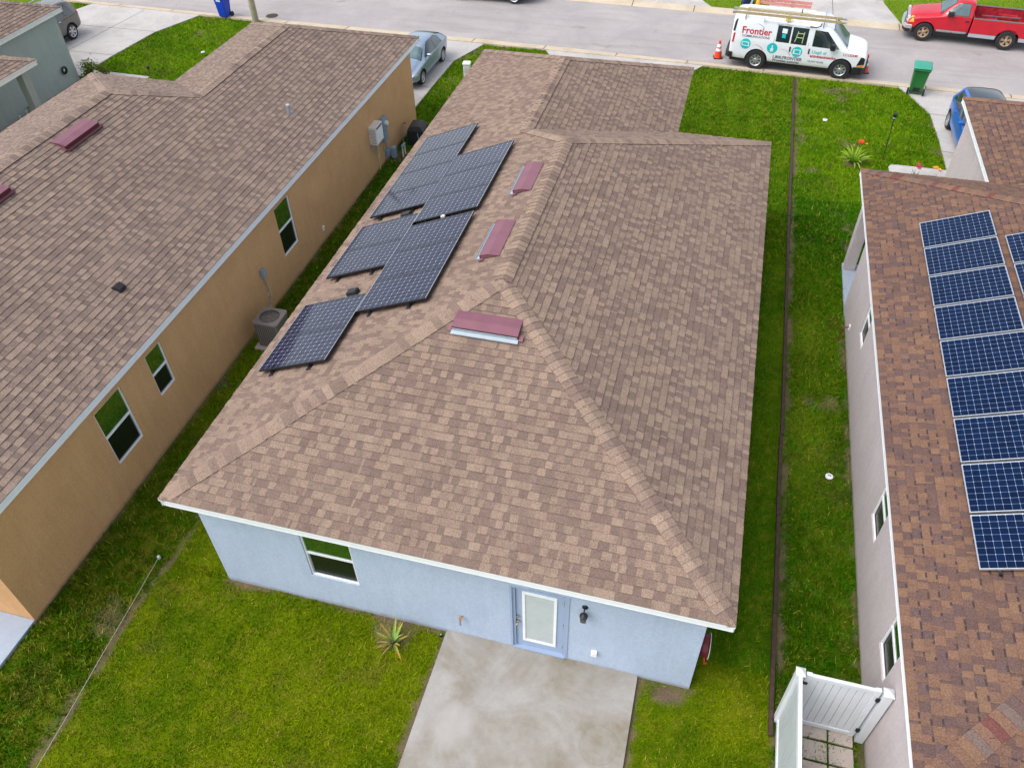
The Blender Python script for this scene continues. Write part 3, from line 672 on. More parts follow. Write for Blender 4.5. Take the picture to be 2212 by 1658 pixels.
b = MB(); b.cyl((6.43, y+.05, .95), (6.43, y+.02, .95), .034, 14); b.cyl((6.43, y+.03, .95), (6.43, y-.02, .95), .012, 10); b.lathe([(0, -.06), (.026, -.055), (.032, -.035), (.022, -.015), (.012, 0)], (6.43, y, .95), 'y', 14)
b.build('door_knob', M['brass'], dr, smooth=True).location = hl
b = MB()
for z in (.35, 1.1, 1.85): b = MB(); b.box(x1-.066, x1-.048, y+.03, y+.054, z-.05, z+.05); b.build('hinge', M['brass'], dr).location = hl

# ---- tan house (left neighbour), mirrored plan
H2 = empty('tan_house', (-7, 8, 0), 0, 'tan stucco house with brown shingle roof left of the blue house', 'house', 'houses on the street')
house_roof(H2, True, -2.665, 9.9573, -1.82, 15.62, 6.75, 21.03, PAL_T, 2)
pt = [(-2.87, -1.466), (-2.87, 20.45), (-9.05, 20.45), (-9.05, 15.3), (-12.3, 15.3), (-12.3, -1.466)]
walls(H2, pt, {0: [(1.86+1.466, 2.75+1.466, .92, 2.46), (3.66+1.466, 4.25+1.466, 1.26, 2.46), (9.77+1.466, 10.62+1.466, .94, 2.48)]}, M['tan_wall'])
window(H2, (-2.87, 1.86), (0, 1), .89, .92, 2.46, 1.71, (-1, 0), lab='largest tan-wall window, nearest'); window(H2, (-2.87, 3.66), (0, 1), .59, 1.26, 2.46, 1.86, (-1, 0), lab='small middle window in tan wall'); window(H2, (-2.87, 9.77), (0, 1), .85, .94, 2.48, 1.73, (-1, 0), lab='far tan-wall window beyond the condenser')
# ---- right house
H3 = empty('pink_house', (17, 8, 0), 0, 'pale pink house with reddish brown shingle roof and blue solar panels, right', 'house', 'houses on the street')
house_roof(H3, True, 12.355+9.9573, 9.9573, -1.83, 14.70, 6.73, 19.96, PAL_B, 3)   # garage flush with the far side
walls(H3, [(12.61, -1.57), (22.05, -1.57), (22.05, 19.6), (15.84, 19.6), (15.84, 14.4), (15.6, 14.4), (15.6, 12.38), (12.61, 12.38)],
      {7: [(12.38-9.86, 12.38-9.2, 1.17, 2.10), (12.38-4.24, 12.38-3.5, 1.15, 2.12), (12.38-1.44, 12.38-.68, 1.13, 2.08)]}, M['pink_wall'])
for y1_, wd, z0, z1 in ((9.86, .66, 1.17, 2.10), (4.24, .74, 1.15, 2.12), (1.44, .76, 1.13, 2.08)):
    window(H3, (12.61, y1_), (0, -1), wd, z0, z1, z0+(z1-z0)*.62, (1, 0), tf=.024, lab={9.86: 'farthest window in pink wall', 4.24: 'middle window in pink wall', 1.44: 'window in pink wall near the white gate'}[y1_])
b = MB(); b.box(12.63, 12.93, 14.12, 14.42, .06, ZE-.18); b.build('porch_column', M['pink_wall'], H3, world=True, bevel=.01)
# ---- gray house (top left)
H4 = empty('gray_house', (-20, 9, 0), 0, 'gray-green stucco house with brown shingle roof at the far left', 'house', 'houses on the street')
house_roof(H4, False, -25.29, 9.9573, -1.5, 16.22, 7.37, 21.02, PAL_T, 4)
walls(H4, [(-25, -1.2), (-15.6, -1.2), (-15.6, 13.6), (-18.17, 13.6), (-18.17, 20.75), (-25, 20.75)], {}, M['gray_wall'])
b = MB(); b.box(-15.95, -15.65, 15.62, 15.92, .06, ZE-.18); b.build('porch_column', M['gray_wall'], H4, world=True, bevel=.01)

# ------------------------------------------------------------------ roof vents
TH = math.atan(SL)
def roof_vent(loc, rz, L, label, strip='galv'):
    """local +x up the slope, y along the ridge; origin at the downslope middle"""
    e = empty('roof_vent', loc, 0, label, 'roof vent', 'roof vents'); e.rotation_euler = Matrix.Rotation(rz, 3, 'Z').to_4x4().to_euler()
    q = Matrix.Rotation(rz, 4, 'Z') @ Matrix.Rotation(-TH, 4, 'Y'); e.rotation_euler = q.to_euler()
    h = L/2; b = MB(); prof = [(.44, .012), (.22, .085), (.03, .105), (.03, .087), (.22, .067), (.41, .008)]
    b.prism([(p[0], p[1]) for p in prof], 'y', -h, h)
    for s in (-1, 1): b.prism([(.44, .01), (.22, .085), (.03, .105), (.05, .02)], 'y', s*h-(.006 if s > 0 else 0), s*h+(.006 if s < 0 else 0))
    b.build('hood', M['vent'], e, bevel=.003)
    b = MB(); b.box(.024, .034, -h, h, .065, .107); b.build('lip', M['vent_dark'], e)
    b = MB(); b.box(.004, .012, -h+.01, h-.01, .022, .087); b.box(-.085, .004, -h-.01, h+.01, .024, .030); b.box(-.091, -.085, -h-.01, h+.01, .024, .055); b.build('louvre_strip', M[strip], e)
    for s in (-1, 1): b = MB(); b.box(-.02, .10, *sorted((s*(h+.012), s*(h+.09))), .030, .036); b.build('flashing', M['vent'], e)
    return e
zf = lambda r: ZE+SL*r+.012
roof_vent((4.26, 9.08, zf(4.26)), 0, 1.27, 'maroon roof vent beside the panels, the farther one on the left slope')
roof_vent((4.25, 6.55, zf(4.25)), 0, 1.32, 'maroon roof vent on the left slope, nearer of the pair by the ridge')
roof_vent((4.94, 3.85, zf(3.85)), R(90), 1.26, 'wide maroon roof vent facing the back yard under the peak')
roof_vent((-6.98, 8.57, zf(-2.665+6.98)), R(180), 1.32, 'whole maroon roof vent on the tan house roof', 'vent_dark')
roof_vent((-6.98, 5.28, zf(-2.665+6.98)), R(180), 1.32, 'maroon roof vent cut off by the left picture edge', 'vent_dark')
e = empty('vent_pipe', (-3.92, 13.31, zf(1.25)), 0, 'small blue-gray plumbing pipe standing on the tan house roof', 'pipe')
b = MB(); b.cyl((0, 0, -.02), (0, 0, .26), .045, 14); b.build('pipe', M['meter'], e, smooth=True)
b = MB(); b.cyl((0, 0, .255), (0, 0, .285), .052, 14); b.build('collar', M['stake'], e, smooth=True)
e = empty('roof_flashing_box', (-3.82, 4.68, zf(1.155)), 0, 'little black roof vent box low on the tan house roof', 'roof vent')
b = MB(); b.prism([(-.13, .0), (.13, 0), (.10, .10), (-.04, .12)], 'y', -.10, .10); q = Matrix.Rotation(TH, 4, 'Y'); e.rotation_euler = q.to_euler(); b.build('hood', M['black'], e, bevel=.01)
for (x, y), lab in (((1.45, 5.58), 'black junction box on the shingles beside the nearest solar array'), ((1.52, 8.70), 'black junction box in the notch between solar arrays')):
    e = empty('junction_box', (x, y, zf(x)), 0, lab, 'junction box', 'black boxes on the blue house roof'); e.rotation_euler = (Matrix.Rotation(-TH, 4, 'Y')).to_euler()
    b = MB(); b.box(-.13, .13, -.09, .09, 0, .09); b.build('box_body', M['black'], e, bevel=.012)
    b = MB(); b.box(-.12, .12, -.08, .08, .091, .105); b.build('lid', M['black_metal'], e, bevel=.006)

# ------------------------------------------------------------------ solar panels
def make_panel(dark=True):
    w, h = (1.69, 1.065) if dark else (1.44, 1.04)
    e = empty('solar_module'); b = MB(); t = .012 if dark else .018; f = M['black_metal'] if dark else M['aluminium']
    b.box(0, w, 0, t, 0, .042); b.box(0, w, h-t, h, 0, .042); b.box(0, t, t, h-t, 0, .042); b.box(w-t, w, t, h-t, 0, .042); b.box(t, w-t, t, h-t, .004, .008)
    b.build('frame', f, e, bevel=.002)
    if dark:
        b = MB(); b.box(0.001, .015, 0.001, h-.001, .0422, .0432); b.box(w-.015, w-.001, .001, h-.001, .0422, .0432); b.box(.015, w-.015, h-.006, h-.001, .0422, .0432)
        b.build('bright_edge', M['aluminium'], e)
    b = MB(); iw, ih = w-2*t, h-2*t
    o_ = b.add([(0, 0, 0), (iw, 0, 0), (iw, ih, 0), (0, ih, 0)], [(0, 1, 2, 3)]).build('cell_panel', M['cells_dark' if dark else 'cells_blue'], e)
    o_.location = (t, t, .036); return e
tilt = Matrix.Rotation(-TH, 4, 'Y').to_euler()
arrays = [('lower-left pair nearest the yard', .375, 3.175, 2, .10), ('three-panel column beside the near pair', 1.955, 4.665, 3, .10),
          ('two-panel block left of the long column', .40, 6.33, 2, .10), ('upper three-panel column nearest the ridge', 1.975, 8.045, 3, .10), ('four-panel column along the far left eave', .42, 8.90, 4, .10)]
pr = None; words = ['nearest', 'second', 'third', 'farthest']
for nm, x, y, n, off in arrays:
    for i in range(n):
        p = make_panel(True) if pr is None else copy_tree(pr); pr = pr or p
        p.location = (x, y+i*1.073, ZE+SL*x+off); p.rotation_euler = tilt
        wd = words[i] if i < n-1 else 'farthest'
        tag(p, f'{wd} dark solar panel of the {nm}', 'solar panel', 'dark solar panels on the blue house roof')
    e = empty('panel_mount', (x, y, ZE+SL*x), 0, f'black rails and feet under the {nm}', 'mounting rail', 'mounting rails under the dark solar panels'); e.rotation_euler = tilt
    for lx in (.32, 1.28):
        b = MB(); b.box(lx-.02, lx+.02, -.02, n*1.073+.0, .045, .092); b.build('rail', M['black_metal'], e)
        for k in range(n+1):
            yy = k*(n*1.073-.1)/n+.0
            b = MB(); b.box(lx-.05, lx+.05, yy-.09, yy+.07, .014, .026); b.box(lx+.022, lx+.032, yy-.03, yy+.03, .026, .10); b.cyl((lx+.02, yy, .05), (lx+.05, yy, .05), .012, 8); b.build('foot', M['black'], e, bevel=.004)
e = empty('cable_clip', (2.72, 8.0, ZE+SL*2.72+.11), 0, 'small white connector hanging in the gap between two dark arrays', 'connector'); e.rotation_euler = tilt
b = MB(); b.box(-.05, .05, -.03, .03, 0, .04); b.box(-.02, .02, -.035, .035, .04, .05); b.build('clip_body', M['pvc'], e, bevel=.008)
pb = None
for c_, (x, y0_, n) in enumerate(((13.395, .46, 10), (14.86, 4.84, 5))):
    for i in range(n):
        k = n-1-i; y = 11.35-(k+1)*1.09 if c_ == 0 else 10.24-(k+1)*1.09
        if y < 1.0 and c_ == 0: continue
        if c_ == 1 and k > 4: continue
        p = make_panel(False) if pb is None else copy_tree(pb); pb = pb or p
        r = x-12.355; p.location = (x, y+.025, ZE+SL*r+.085); p.rotation_euler = tilt
        if c_ == 0:
            j = 9-k; od = ['', 'nearest', 'second nearest', 'third nearest', 'fourth nearest', 'middle', 'fourth farthest', 'third farthest', 'second farthest', 'farthest'][j]
            lab = f'{od} blue solar panel in the long column on the pink house'
        else: lab = f'blue solar panel of the right column, {["farthest, cut by the picture edge", "second from its far end", "third from its far end", "fourth from its far end", "fifth from its far end"][k]}'
        tag(p, lab, 'solar panel', 'blue solar panels on the pink house roof')
for x, n, ya in ((13.395, 9, 1.53), (14.86, 5, 4.79)):
    e = empty('panel_mount', (x, ya, ZE+SL*(x-12.355)), 0, 'dark rails under the %s blue panel column' % ('long left' if n == 9 else 'right'), 'mounting rail', 'mounting rails under the blue solar panels'); e.rotation_euler = tilt
    for lx in (.3, 1.1):
        b = MB(); b.box(lx-.02, lx+.02, -.03, n*1.09, .02, .078); b.build('rail', M['black_metal'], e)
#@@NEXT
# ------------------------------------------------------------------ vehicles
def eval_mesh(ob):
    dg = bpy.context.evaluated_depsgraph_get(); me = bpy.data.meshes.new_from_object(ob.evaluated_get(dg)); return me
def loft(stations, mats, wells, well_r, width, sub=2, flat=None):
    """stations: (x, zb, wl, wb, zbelt, wt, zt). closed shell, subdivided, wheel wells cut out"""
    rings = []
    for x, zb, wl, wb, ze, wt, zt in stations:
        h = [(0, zb), (wl*.86, zb), (wl, zb+.10), (wl*1.0+.0, (zb+ze)*.5), (wb, ze-.03), (wb*.985, ze+.02), (wt+.02, zt-.085), (wt-.07, zt-.012), (wt*.5, zt+.012), (0, zt+.02)]
        rings.append([(x, y, z) for y, z in h]+[(x, -y, z) for y, z in h[1:-1]][::-1])
    n = len(rings[0]); mb = MB()
    mb.add([p for r in rings for p in r], [(i*n+k, i*n+(k+1) % n, (i+1)*n+(k+1) % n, (i+1)*n+k) for i in range(len(rings)-1) for k in range(n)])
    K = n//2
    for base in (0, (len(rings)-1)*n):
        for k in range(K):
            a, b_, c, d = k, k+1, (n-k-1) % n, (n-k) % n
            f = [a, b_, c] if k == 0 else ([a, b_, d] if k == K-1 else [a, b_, c, d])
            mb.f.append([base+q for q in f]); mb.m.append(0); mb.c.append((1, 1, 1))
    o = mb.build('tmp', mats)
    md = o.modifiers.new('s', 'SUBSURF'); md.levels = sub; md.render_levels = sub
    me = eval_mesh(o); o.modifiers.clear(); o.data = me
    cs = []
    for wx, wz in wells:
        for s in (-1, 1):
            c = MB(); c.mi = 0; c.cyl((wx, s*(width-.34), wz), (wx, s*(width+.2), wz), well_r, 36); co = c.build('cut', mats); co.data.polygons.foreach_set('material_index', [1]*len(co.data.polygons)); cs.append(co)
            bo = o.modifiers.new('b', 'BOOLEAN'); bo.operation = 'DIFFERENCE'; bo.object = co; bo.solver = 'EXACT'
    me2 = eval_mesh(o) if cs else me
    for c in cs: bpy.data.objects.remove(c)
    bpy.data.objects.remove(o)
    me2.polygons.foreach_set('use_smooth', [True]*len(me2.polygons)); me2.set_sharp_from_angle(angle=R(38))
    return me2
class Car:
    def __init__(s, name, loc, heading, scale, label, cat, paint, stations, wheels, r, track, wr=None, well=.08, group=None):
        s.e = empty(name, (loc[0], loc[1], loc[2] if len(loc) > 2 else .02), R(heading), label, cat, group); s.e.scale = (scale,)*3
        me = loft(stations, [paint, M['black']], [(w, r) for w in wheels], r+well, track+.12)
        me.name = 'body'; s.body = bpy.data.objects.new('body', me); COL.objects.link(s.body); s.body.parent = s.e
        if len(me.materials) < 2: me.materials.append(M['black'])
        bm = bmesh.new(); bm.from_mesh(me); s.bvh = BVHTree.FromBMesh(bm); bm.free(); s.n = 0
    def ray(s, p, ax, sg):
        a, b_ = p
        if ax == 'side': o, d = Vector((a, sg*3, b_)), Vector((0, -sg, 0))
        elif ax == 'end': o, d = Vector((sg*9, a, b_)), Vector((-sg, 0, 0))
        else: o, d = Vector((a, b_, 5)), Vector((0, 0, -1))
        h = s.bvh.ray_cast(o, d)
        if h[0] is None or (ax == 'side' and abs(h[0].y) < .4): h = s.bvh.find_nearest(o+d*(2.1 if ax == 'side' else 4))
        nn = h[1]; nn = nn if nn.dot(d) < 0 else -nn
        return h[0], nn
    def decal(s, poly, ax, sg, mat, name, off=.004, parent=None, fine=.12, mesh2d=None):
        bm = bmesh.new()
        if mesh2d: vs = [bm.verts.new((x, y, 0)) for x, y in mesh2d[0]]; [bm.faces.new([vs[i] for i in f]) for f in mesh2d[1] if len(set(f)) == len(f)]
        else:
            vs = [bm.verts.new((x, y, 0)) for x, y in poly]; bm.faces.new(vs); bmesh.ops.triangulate(bm, faces=bm.faces)
            for _ in range(4):
                ed = [e for e in bm.edges if e.calc_length() > fine]
                if not ed: break
                bmesh.ops.subdivide_edges(bm, edges=ed, cuts=1); bmesh.ops.triangulate(bm, faces=[f for f in bm.faces if len(f.verts) > 3])
        for v in bm.verts:
            p, nn = s.ray((v.co.x, v.co.y), ax, sg); v.co = p+nn*off
        bmesh.ops.recalc_face_normals(bm, faces=bm.faces); me = bpy.data.meshes.new(name); bm.to_mesh(me); bm.free(); me.materials.append(mat)
        o = bpy.data.objects.new(name, me); COL.objects.link(o); o.parent = parent or s.e
        if not mesh2d: me.polygons.foreach_set('use_smooth', [True]*len(me.polygons))
        return o
    def pane(s, poly, ax, sg, name='side_window', mat=None, rim=.03):
        cx = sum(p[0] for p in poly)/len(poly); cy = sum(p[1] for p in poly)/len(poly)
        big = []
        for x, y in poly:
            d = math.hypot(x-cx, y-cy); big.append((x+(x-cx)/d*rim, y+(y-cy)/d*rim))
        o = s.decal(big, ax, sg, M['black'], name, .003); s.decal(poly, ax, sg, mat or M['glass_car'], 'glass', .008, parent=o)
    def line(s, pts, ax, sg, w=.012, name='door_seam', mat=None, parent=None):
        V = []; F = []
        for i, p in enumerate(pts):
            q = pts[min(i+1, len(pts)-1)]; q0 = pts[max(i-1, 0)]; d = Vector((q[0]-q0[0], q[1]-q0[1])).normalized(); nn = Vector((-d.y, d.x))*w/2
            V += [(p[0]-nn.x, p[1]-nn.y), (p[0]+nn.x, p[1]+nn.y)]
            if i: F.append((2*i-2, 2*i, 2*i+1, 2*i-1))
        return s.decal(None, ax, sg, mat or M['black'], name, .003, mesh2d=(V, F), parent=parent)
    def text(s, txt, x0, z0, w, h, mat, sg=-1, bold=0.0, name='lettering'):
        cu = bpy.data.curves.new('t', 'FONT'); cu.body = txt; cu.resolution_u = 2; cu.offset = bold; ob = bpy.data.objects.new('t', cu)
        me = bpy.data.meshes.new_from_object(ob); vs = [v.co for v in me.vertices]
        ax = min(v.x for v in vs); bx = max(v.x for v in vs)
        V = [(x0+(v.x-ax)/(bx-ax)*w, z0+v.y/.70*h) for v in vs]; F = [tuple(p.vertices) for p in me.polygons]
        bpy.data.objects.remove(ob); bpy.data.meshes.remove(me)
        return s.decal(None, 'side', sg, mat, name, .006, mesh2d=(V, F))
    def disc(s, cx, cz, r, sg, mat, name, off=.004, n=28, r2=None):
        return s.decal([(cx+r*math.cos(2*math.pi*i/n), cz+(r2 or r)*math.sin(2*math.pi*i/n)) for i in range(n)], 'side', sg, mat, name, off)
    def wheel(s, x, y, r, w=.24, rim=None, spokes=5, rr=.62, hub='black', ang=0):
        sg = 1 if y > 0 else -1; rim = rim or M['rim']; b = MB()
        b.lathe([(r*rr, -w/2), (r*.90, -w/2), (r*.985, -w*.34), (r, 0), (r*.985, w*.34), (r*.90, w/2), (r*rr, w/2), (r*rr, -w/2)], (0, 0, 0), 'y', 32)
        t = b.build('wheel', M['rubber'], s.e, smooth=True); t.location = (x, y, r)
        b = MB(); yo = sg*w*.46
        b.lathe([(r*rr, sg*w*.47), (r*(rr-.07), sg*w*.40), (r*(rr-.08), sg*w*.05)], (0, 0, 0), 'y', 32)
        b.lathe([(r*.17, sg*w*.36), (r*.13, sg*w*.42), (.001, sg*w*.43)], (0, 0, 0), 'y', 16)
        for k in range(spokes):
            a = 2*math.pi*k/spokes+.3+ang; ca, sa = math.cos(a), math.sin(a)
            def P(u, v, h): return (ca*u-sa*v, sg*w*h, sa*u+ca*v)
            i0, i1 = r*.12, r*(rr-.04); w0, w1 = r*.075, r*(.16 if spokes < 7 else .075)
            b.add([P(i0, -w0, .37), P(i1, -w1, .39), P(i1, w1, .39), P(i0, w0, .37), P(i0, -w0, .2), P(i1, -w1, .2), P(i1, w1, .2), P(i0, w0, .2)], [(0, 1, 2, 3), (0, 4, 5, 1), (3, 2, 6, 7), (1, 5, 6, 2)])
        b.build('rim', rim, t, smooth=True)
        b = MB(); b.cyl((0, sg*w*.02, 0), (0, sg*w*.12, 0), r*(rr-.02), 24); b.build('brake_disc', M['ac_dark'], t)
    def wheels4(s, xs, y, r, **k):
        for x in xs:
            for sg in (1, -1): s.wheel(x, sg*y, r, ang=x, **k)
    def part(s, b, name, mat, bevel=0, smooth=False, parent=None): return b.build(name, mat, parent or s.e, bevel=bevel, smooth=smooth)
def place(contact, heading, lat, scale):
    a = R(heading); return (contact[0]+math.sin(a)*lat*scale, contact[1]-math.cos(a)*lat*scale)
# ---- white work van
VS = .977; vh = -5.1
vl = place((9.41, 27.91), vh, -.96, VS)
V = Car('work_van', vl, vh, VS, 'white telecom work van with ladders on its roof at the kerb', 'van', M['van_white'],
        [(-1.19, .48, .88, .90, 1.20, .76, 1.90), (-1.15, .44, .95, .96, 1.20, .84, 2.0), (-1.02, .34, .98, .985, 1.22, .87, 2.05), (-.4, .34, .99, .99, 1.22, .88, 2.08), (.8, .34, .99, .99, 1.22, .88, 2.08), (2.0, .34, .99, .99, 1.22, .88, 2.07),
         (2.55, .34, .99, .99, 1.22, .86, 2.03), (2.78, .34, .99, .99, 1.22, .83, 1.97), (3.15, .34, .99, .985, 1.21, .83, 1.66), (3.50, .34, .99, .975, 1.16, .83, 1.31), (3.62, .34, .985, .975, 1.15, .84, 1.28), (3.95, .42, .98, .965, 1.10, .82, 1.23), (4.22, .46, .96, .945, 1.03, .78, 1.16), (4.34, .50, .92, .90, .95, .74, 1.06), (4.38, .54, .88, .86, .88, .70, .96)],
        [0, 3.43], .415, .86, well=.06)
V.wheels4((0, 3.43), .86, .415, w=.26, spokes=8, rr=.57)
for sg in (-1, 1):
    V.pane([(2.16, 1.25), (2.16, 1.84), (2.62, 1.80), (3.20, 1.23)], 'side', sg)
    V.decal([(-1.10, 1.06), (-1.02, 1.07), (-1.0, 1.44), (-1.075, 1.43)], 'side', sg, M['lamp_red'], 'tail_light', .008)
    V.decal([(4.02, .66), (4.30, .72), (4.30, .98), (4.12, 1.0)], 'side', sg, M['black'], 'headlight', .006)
    V.decal([(4.0, .62), (4.29, .64), (4.31, .73), (4.03, .67)], 'side', sg, M['lamp_amber'], 'turn_signal', .01)
    b = MB(); b.box(2.86, 3.06, sg*.99, sg*1.22, 1.22, 1.45); V.part(b, 'mirror', M['black'], .03)
V.pane([(.68, 1.29), (1.19, 1.28), (1.19, 1.87), (.68, 1.88)], 'side', -1); V.pane([(1.29, 1.27), (1.88, 1.26), (1.88, 1.86), (1.29, 1.87)], 'side', -1)
V.decal([(.86, 1.62), (1.06, 1.61), (1.06, 1.79), (.86, 1.80)], 'side', -1, M['txt_white'], 'paper_notice', .012); V.decal([(.88, 1.44), (1.03, 1.43), (1.03, 1.58), (.88, 1.59)], 'side', -1, M['txt_teal'], 'paper_notice', .012)
for q_ in ([(1.42, 1.33), (1.50, 1.75)], [(1.72, 1.31), (1.74, 1.74)], [(1.46, 1.52), (1.73, 1.51)], [(1.49, 1.68), (1.74, 1.67)]): V.line(q_, 'side', -1, .03, 'step_ladder_inside', M['stepgreen']).location.y = -.012
V.decal([(-1.12, 1.50), (-1.03, 1.50), (-.98, 1.98), (-1.08, 1.97)], 'side', -1, M['black'], 'rear_corner_trim', .006)
V.pane([(-.75, 1.25), (.75, 1.25), (.70, 1.85), (-.70, 1.85)], 'end', -1, 'rear_window')
V.pane([(2.86, -.72), (2.86, .72), (3.50, .80), (3.50, -.80)], 'top', 1, 'windscreen', M['glass_teal'], .05)
for pts in ([(.62, .44), (.60, 1.22), (.62, 1.93)], [(1.24, .44), (1.24, 1.93)], [(1.97, .44), (1.98, 1.22), (2.02, 1.93)], [(3.02, .80), (3.0, 1.2)], [(.62, 1.93), (2.02, 1.93)], [(-.96, .50), (-.98, 1.92)], [(-.92, .52), (-.46, .52)]):
    V.line(pts, 'side', -1)
V.line([(3.28, 1.22), (3.6, 1.19), (4.1, 1.02)], 'side', -1, .01, 'hood_seam')
for x in (1.30, 2.06): b = MB(); b.box(x-.028, x+.028, -1.02, -.97, .93, 1.13); V.part(b, 'door_handle', M['black'], .012)
b = MB(); b.prism([(-1.18, -.98), (-1.30, -.85), (-1.33, 0), (-1.30, .85), (-1.18, .98), (-1.0, 1.01), (-1.0, .95), (-1.12, .9), (-1.12, -.9), (-1.0, -.95), (-1.0, -1.01)], 'z', .42, .66); V.part(b, 'rear_bumper', M['black'], .02)
b = MB(); b.prism([(3.90, -1.0), (4.25, -.97), (4.44, -.70), (4.48, 0), (4.44, .70), (4.25, .97), (3.90, 1.0), (3.90, .9), (4.1, .85), (4.1, -.85), (3.90, -.9)], 'z', .30, .60); V.part(b, 'front_bumper', M['black'], .025)
b = MB(); b.box(4.28, 4.36, -.62, .62, .62, .90); V.part(b, 'grille', M['black'], .01)
b = MB(); b.box(-1.1, 3.9, -.85, .85, .28, .44); V.part(b, 'underbody', M['black'])
b = MB(); b.cyl((-1.25, -.55, .34), (-.6, -.55, .36), .035, 10); V.part(b, 'exhaust_pipe', M['chrome'])
V.text('Frontier', -.745, 1.46, 1.21, .26, M['txt_red'], bold=.025); V.text('COMMUNICATIONS', -.72, 1.32, 1.13, .09, M['txt_gray'], bold=.02)
for cx, cz in ((-.52, 1.05), (.59, .99), (1.60, .95)): V.disc(cx, cz, .212, -1, M['txt_teal'], 'round_decal')
V.decal([(-.68, .98), (-.36, .95), (-.38, 1.13), (-.68, 1.15)], 'side', -1, M['txt_white'], 'screen_icon', .007); V.decal([(-.64, 1.01), (-.41, .985), (-.42, 1.10), (-.65, 1.12)], 'side', -1, M['txt_teal'], 'screen_icon', .009)
V.decal([(.52, .85), (.64, .85), (.64, .99), (.52, .99)], 'side', -1, M['txt_white'], 'plug_icon', .007); V.decal([(.555, .99), (.61, .99), (.605, 1.11), (.565, 1.11)], 'side', -1, M['txt_white'], 'plug_icon', .007)
V.decal([(1.44, .86), (1.76, .85), (1.75, 1.05), (1.46, 1.05)], 'side', -1, M['txt_white'], 'tablet_icon', .007); V.decal([(1.50, .895), (1.71, .885), (1.70, 1.02), (1.51, 1.02)], 'side', -1, M['txt_teal'], 'tablet_icon', .009)
for x0, z0, x1, z1 in ((-.30, 1.83, .10, 1.74), (-.22, 1.02, .20, .90), (.90, .97, 1.33, .80)):
    for k in range(9):
        t = k/8; V.disc(x0+(x1-x0)*t, z0+(z1-z0)*t*t+.05*math.sin(t*3.14), .008+.012*t, -1, M['txt_gray'] if z0 > 1.5 or k < 6 else M['txt_red'], 'dot_decal', .006, 8)
V.text('1.800.FRONTIER', .68, .60, 1.19, .12, M['txt_gray'], bold=.03); V.text('Frontier.com/es', .70, .465, 1.07, .11, M['txt_gray'], bold=.03)
V.text('Llegó el', 2.20, .965, .55, .13, M['txt_teal'], bold=.015); V.text('entretenimiento.', 2.14, .805, 1.06, .115, M['txt_red'], bold=.03)
V.text('US DOT 951393', 2.10, .60, .62, .075, M['txt_gray'], bold=.02); V.text('111132340', 3.42, 1.0, .56, .09, M['txt_red'], bold=.03)
for x in (-.7, 1.0, 2.4): b = MB(); b.box(x-.025, x+.025, -.92, .92, 2.17, 2.20); [b.box(x-.025, x+.025, s*.87-.02, s*.87+.02, 1.98, 2.18) for s in (-1, 1)]; V.part(b, 'rack_crossbar', M['galv'], .005)
b = MB(); b.bar((.1, -.93, 2.05), (2.0, -.95, 1.98), .035, .035); b.cyl((.05, -.93, 2.0), (.05, -.93, 2.12), .04, 8); V.part(b, 'rack_arm', M['van_white'], .008)
b = MB(); b.tube([(1.9, -.95, 1.99), (2.15, -.97, 1.98), (2.3, -.96, 2.05), (2.32, -.93, 2.15)], .022); V.part(b, 'rack_handle', M['black'], smooth=True)
b = MB(); b.box(.9, 1.1, -.93, -.80, 2.10, 2.165); V.part(b, 'ratchet_strap', M['yellow'], .01)
Rv = Matrix.Rotation(R(vh), 3, 'Z')
def onvan(p): q = Rv @ (Vector(p)*VS); return (q.x+vl[0], q.y+vl[1], q.z+.02)
def ladder(name, loc, x0, x1, ya, yb, zr, rung, rail, mat, label, tilt=0, hooks=True):
    e = empty(name, onvan((x0, (ya+yb)/2, zr)), R(vh), label, 'ladder', 'ladders on the van roof'); L = (x1-x0)*VS; hw = abs(yb-ya)/2*VS
    for sy in (-1, 1): b = MB(); b.box(0, L, sy*hw-.016, sy*hw+.016, 0, rail); b.build('rail', mat, e, bevel=.004)
    n = int(L/rung)
    for k in range(n): xx = .12+k*rung; b = MB(); b.cyl((xx, -hw, rail*.5), (xx, hw, rail*.5), .016, 8); b.build('rung', M['aluminium'], e, smooth=True)
    if hooks:
        for sy in (-1, 1):
            b = MB(); b.box(L, L+.12, sy*hw-.02, sy*hw+.02, .01, .07); b.lathe([(.025, -.01), (.045, -.01), (.045, .01), (.025, .01), (.025, -.01)], (L+.15, sy*hw, .04), 'y', 14); b.box(-.14, 0, sy*hw-.025, sy*hw+.025, -.01, .09); b.build('end_fitting', M['aluminium'], e, bevel=.004)
    return e
ladder('ladder', 0, -1.12, 3.05, -.90, -.48, 2.20, .29, .10, M['fiberglass'], 'long yellowed extension ladder on the near side of the white van roof')
ladder('ladder', 0, -.35, 1.75, .42, .84, 2.22, .27, .11, M['pinkrail'], 'shorter faded red ladder on the far side of the white van roof', hooks=False)
e = empty('pipe_tube', onvan((-.72, -.18, 2.28)), R(vh), 'white plastic pipe tube strapped between the ladders on the van', 'tube')
b = MB(); b.cyl((0, 0, 0), (2.5, 0, 0), .075, 16); b.build('tube', M['pvc'], e, smooth=True); b = MB(); b.cyl((2.48, 0, 0), (2.6, 0, 0), .082, 16); b.build('cap', M['white'], e, smooth=True)
b = MB(); b.cyl((2.1, 0, 0), (2.14, 0, 0), .081, 16); b.build('strap', M['black'], e, smooth=True)
e = empty('beacon_light', onvan((-.42, .35, 2.20)), R(vh), 'orange beacon light on the rear of the white van roof', 'beacon')
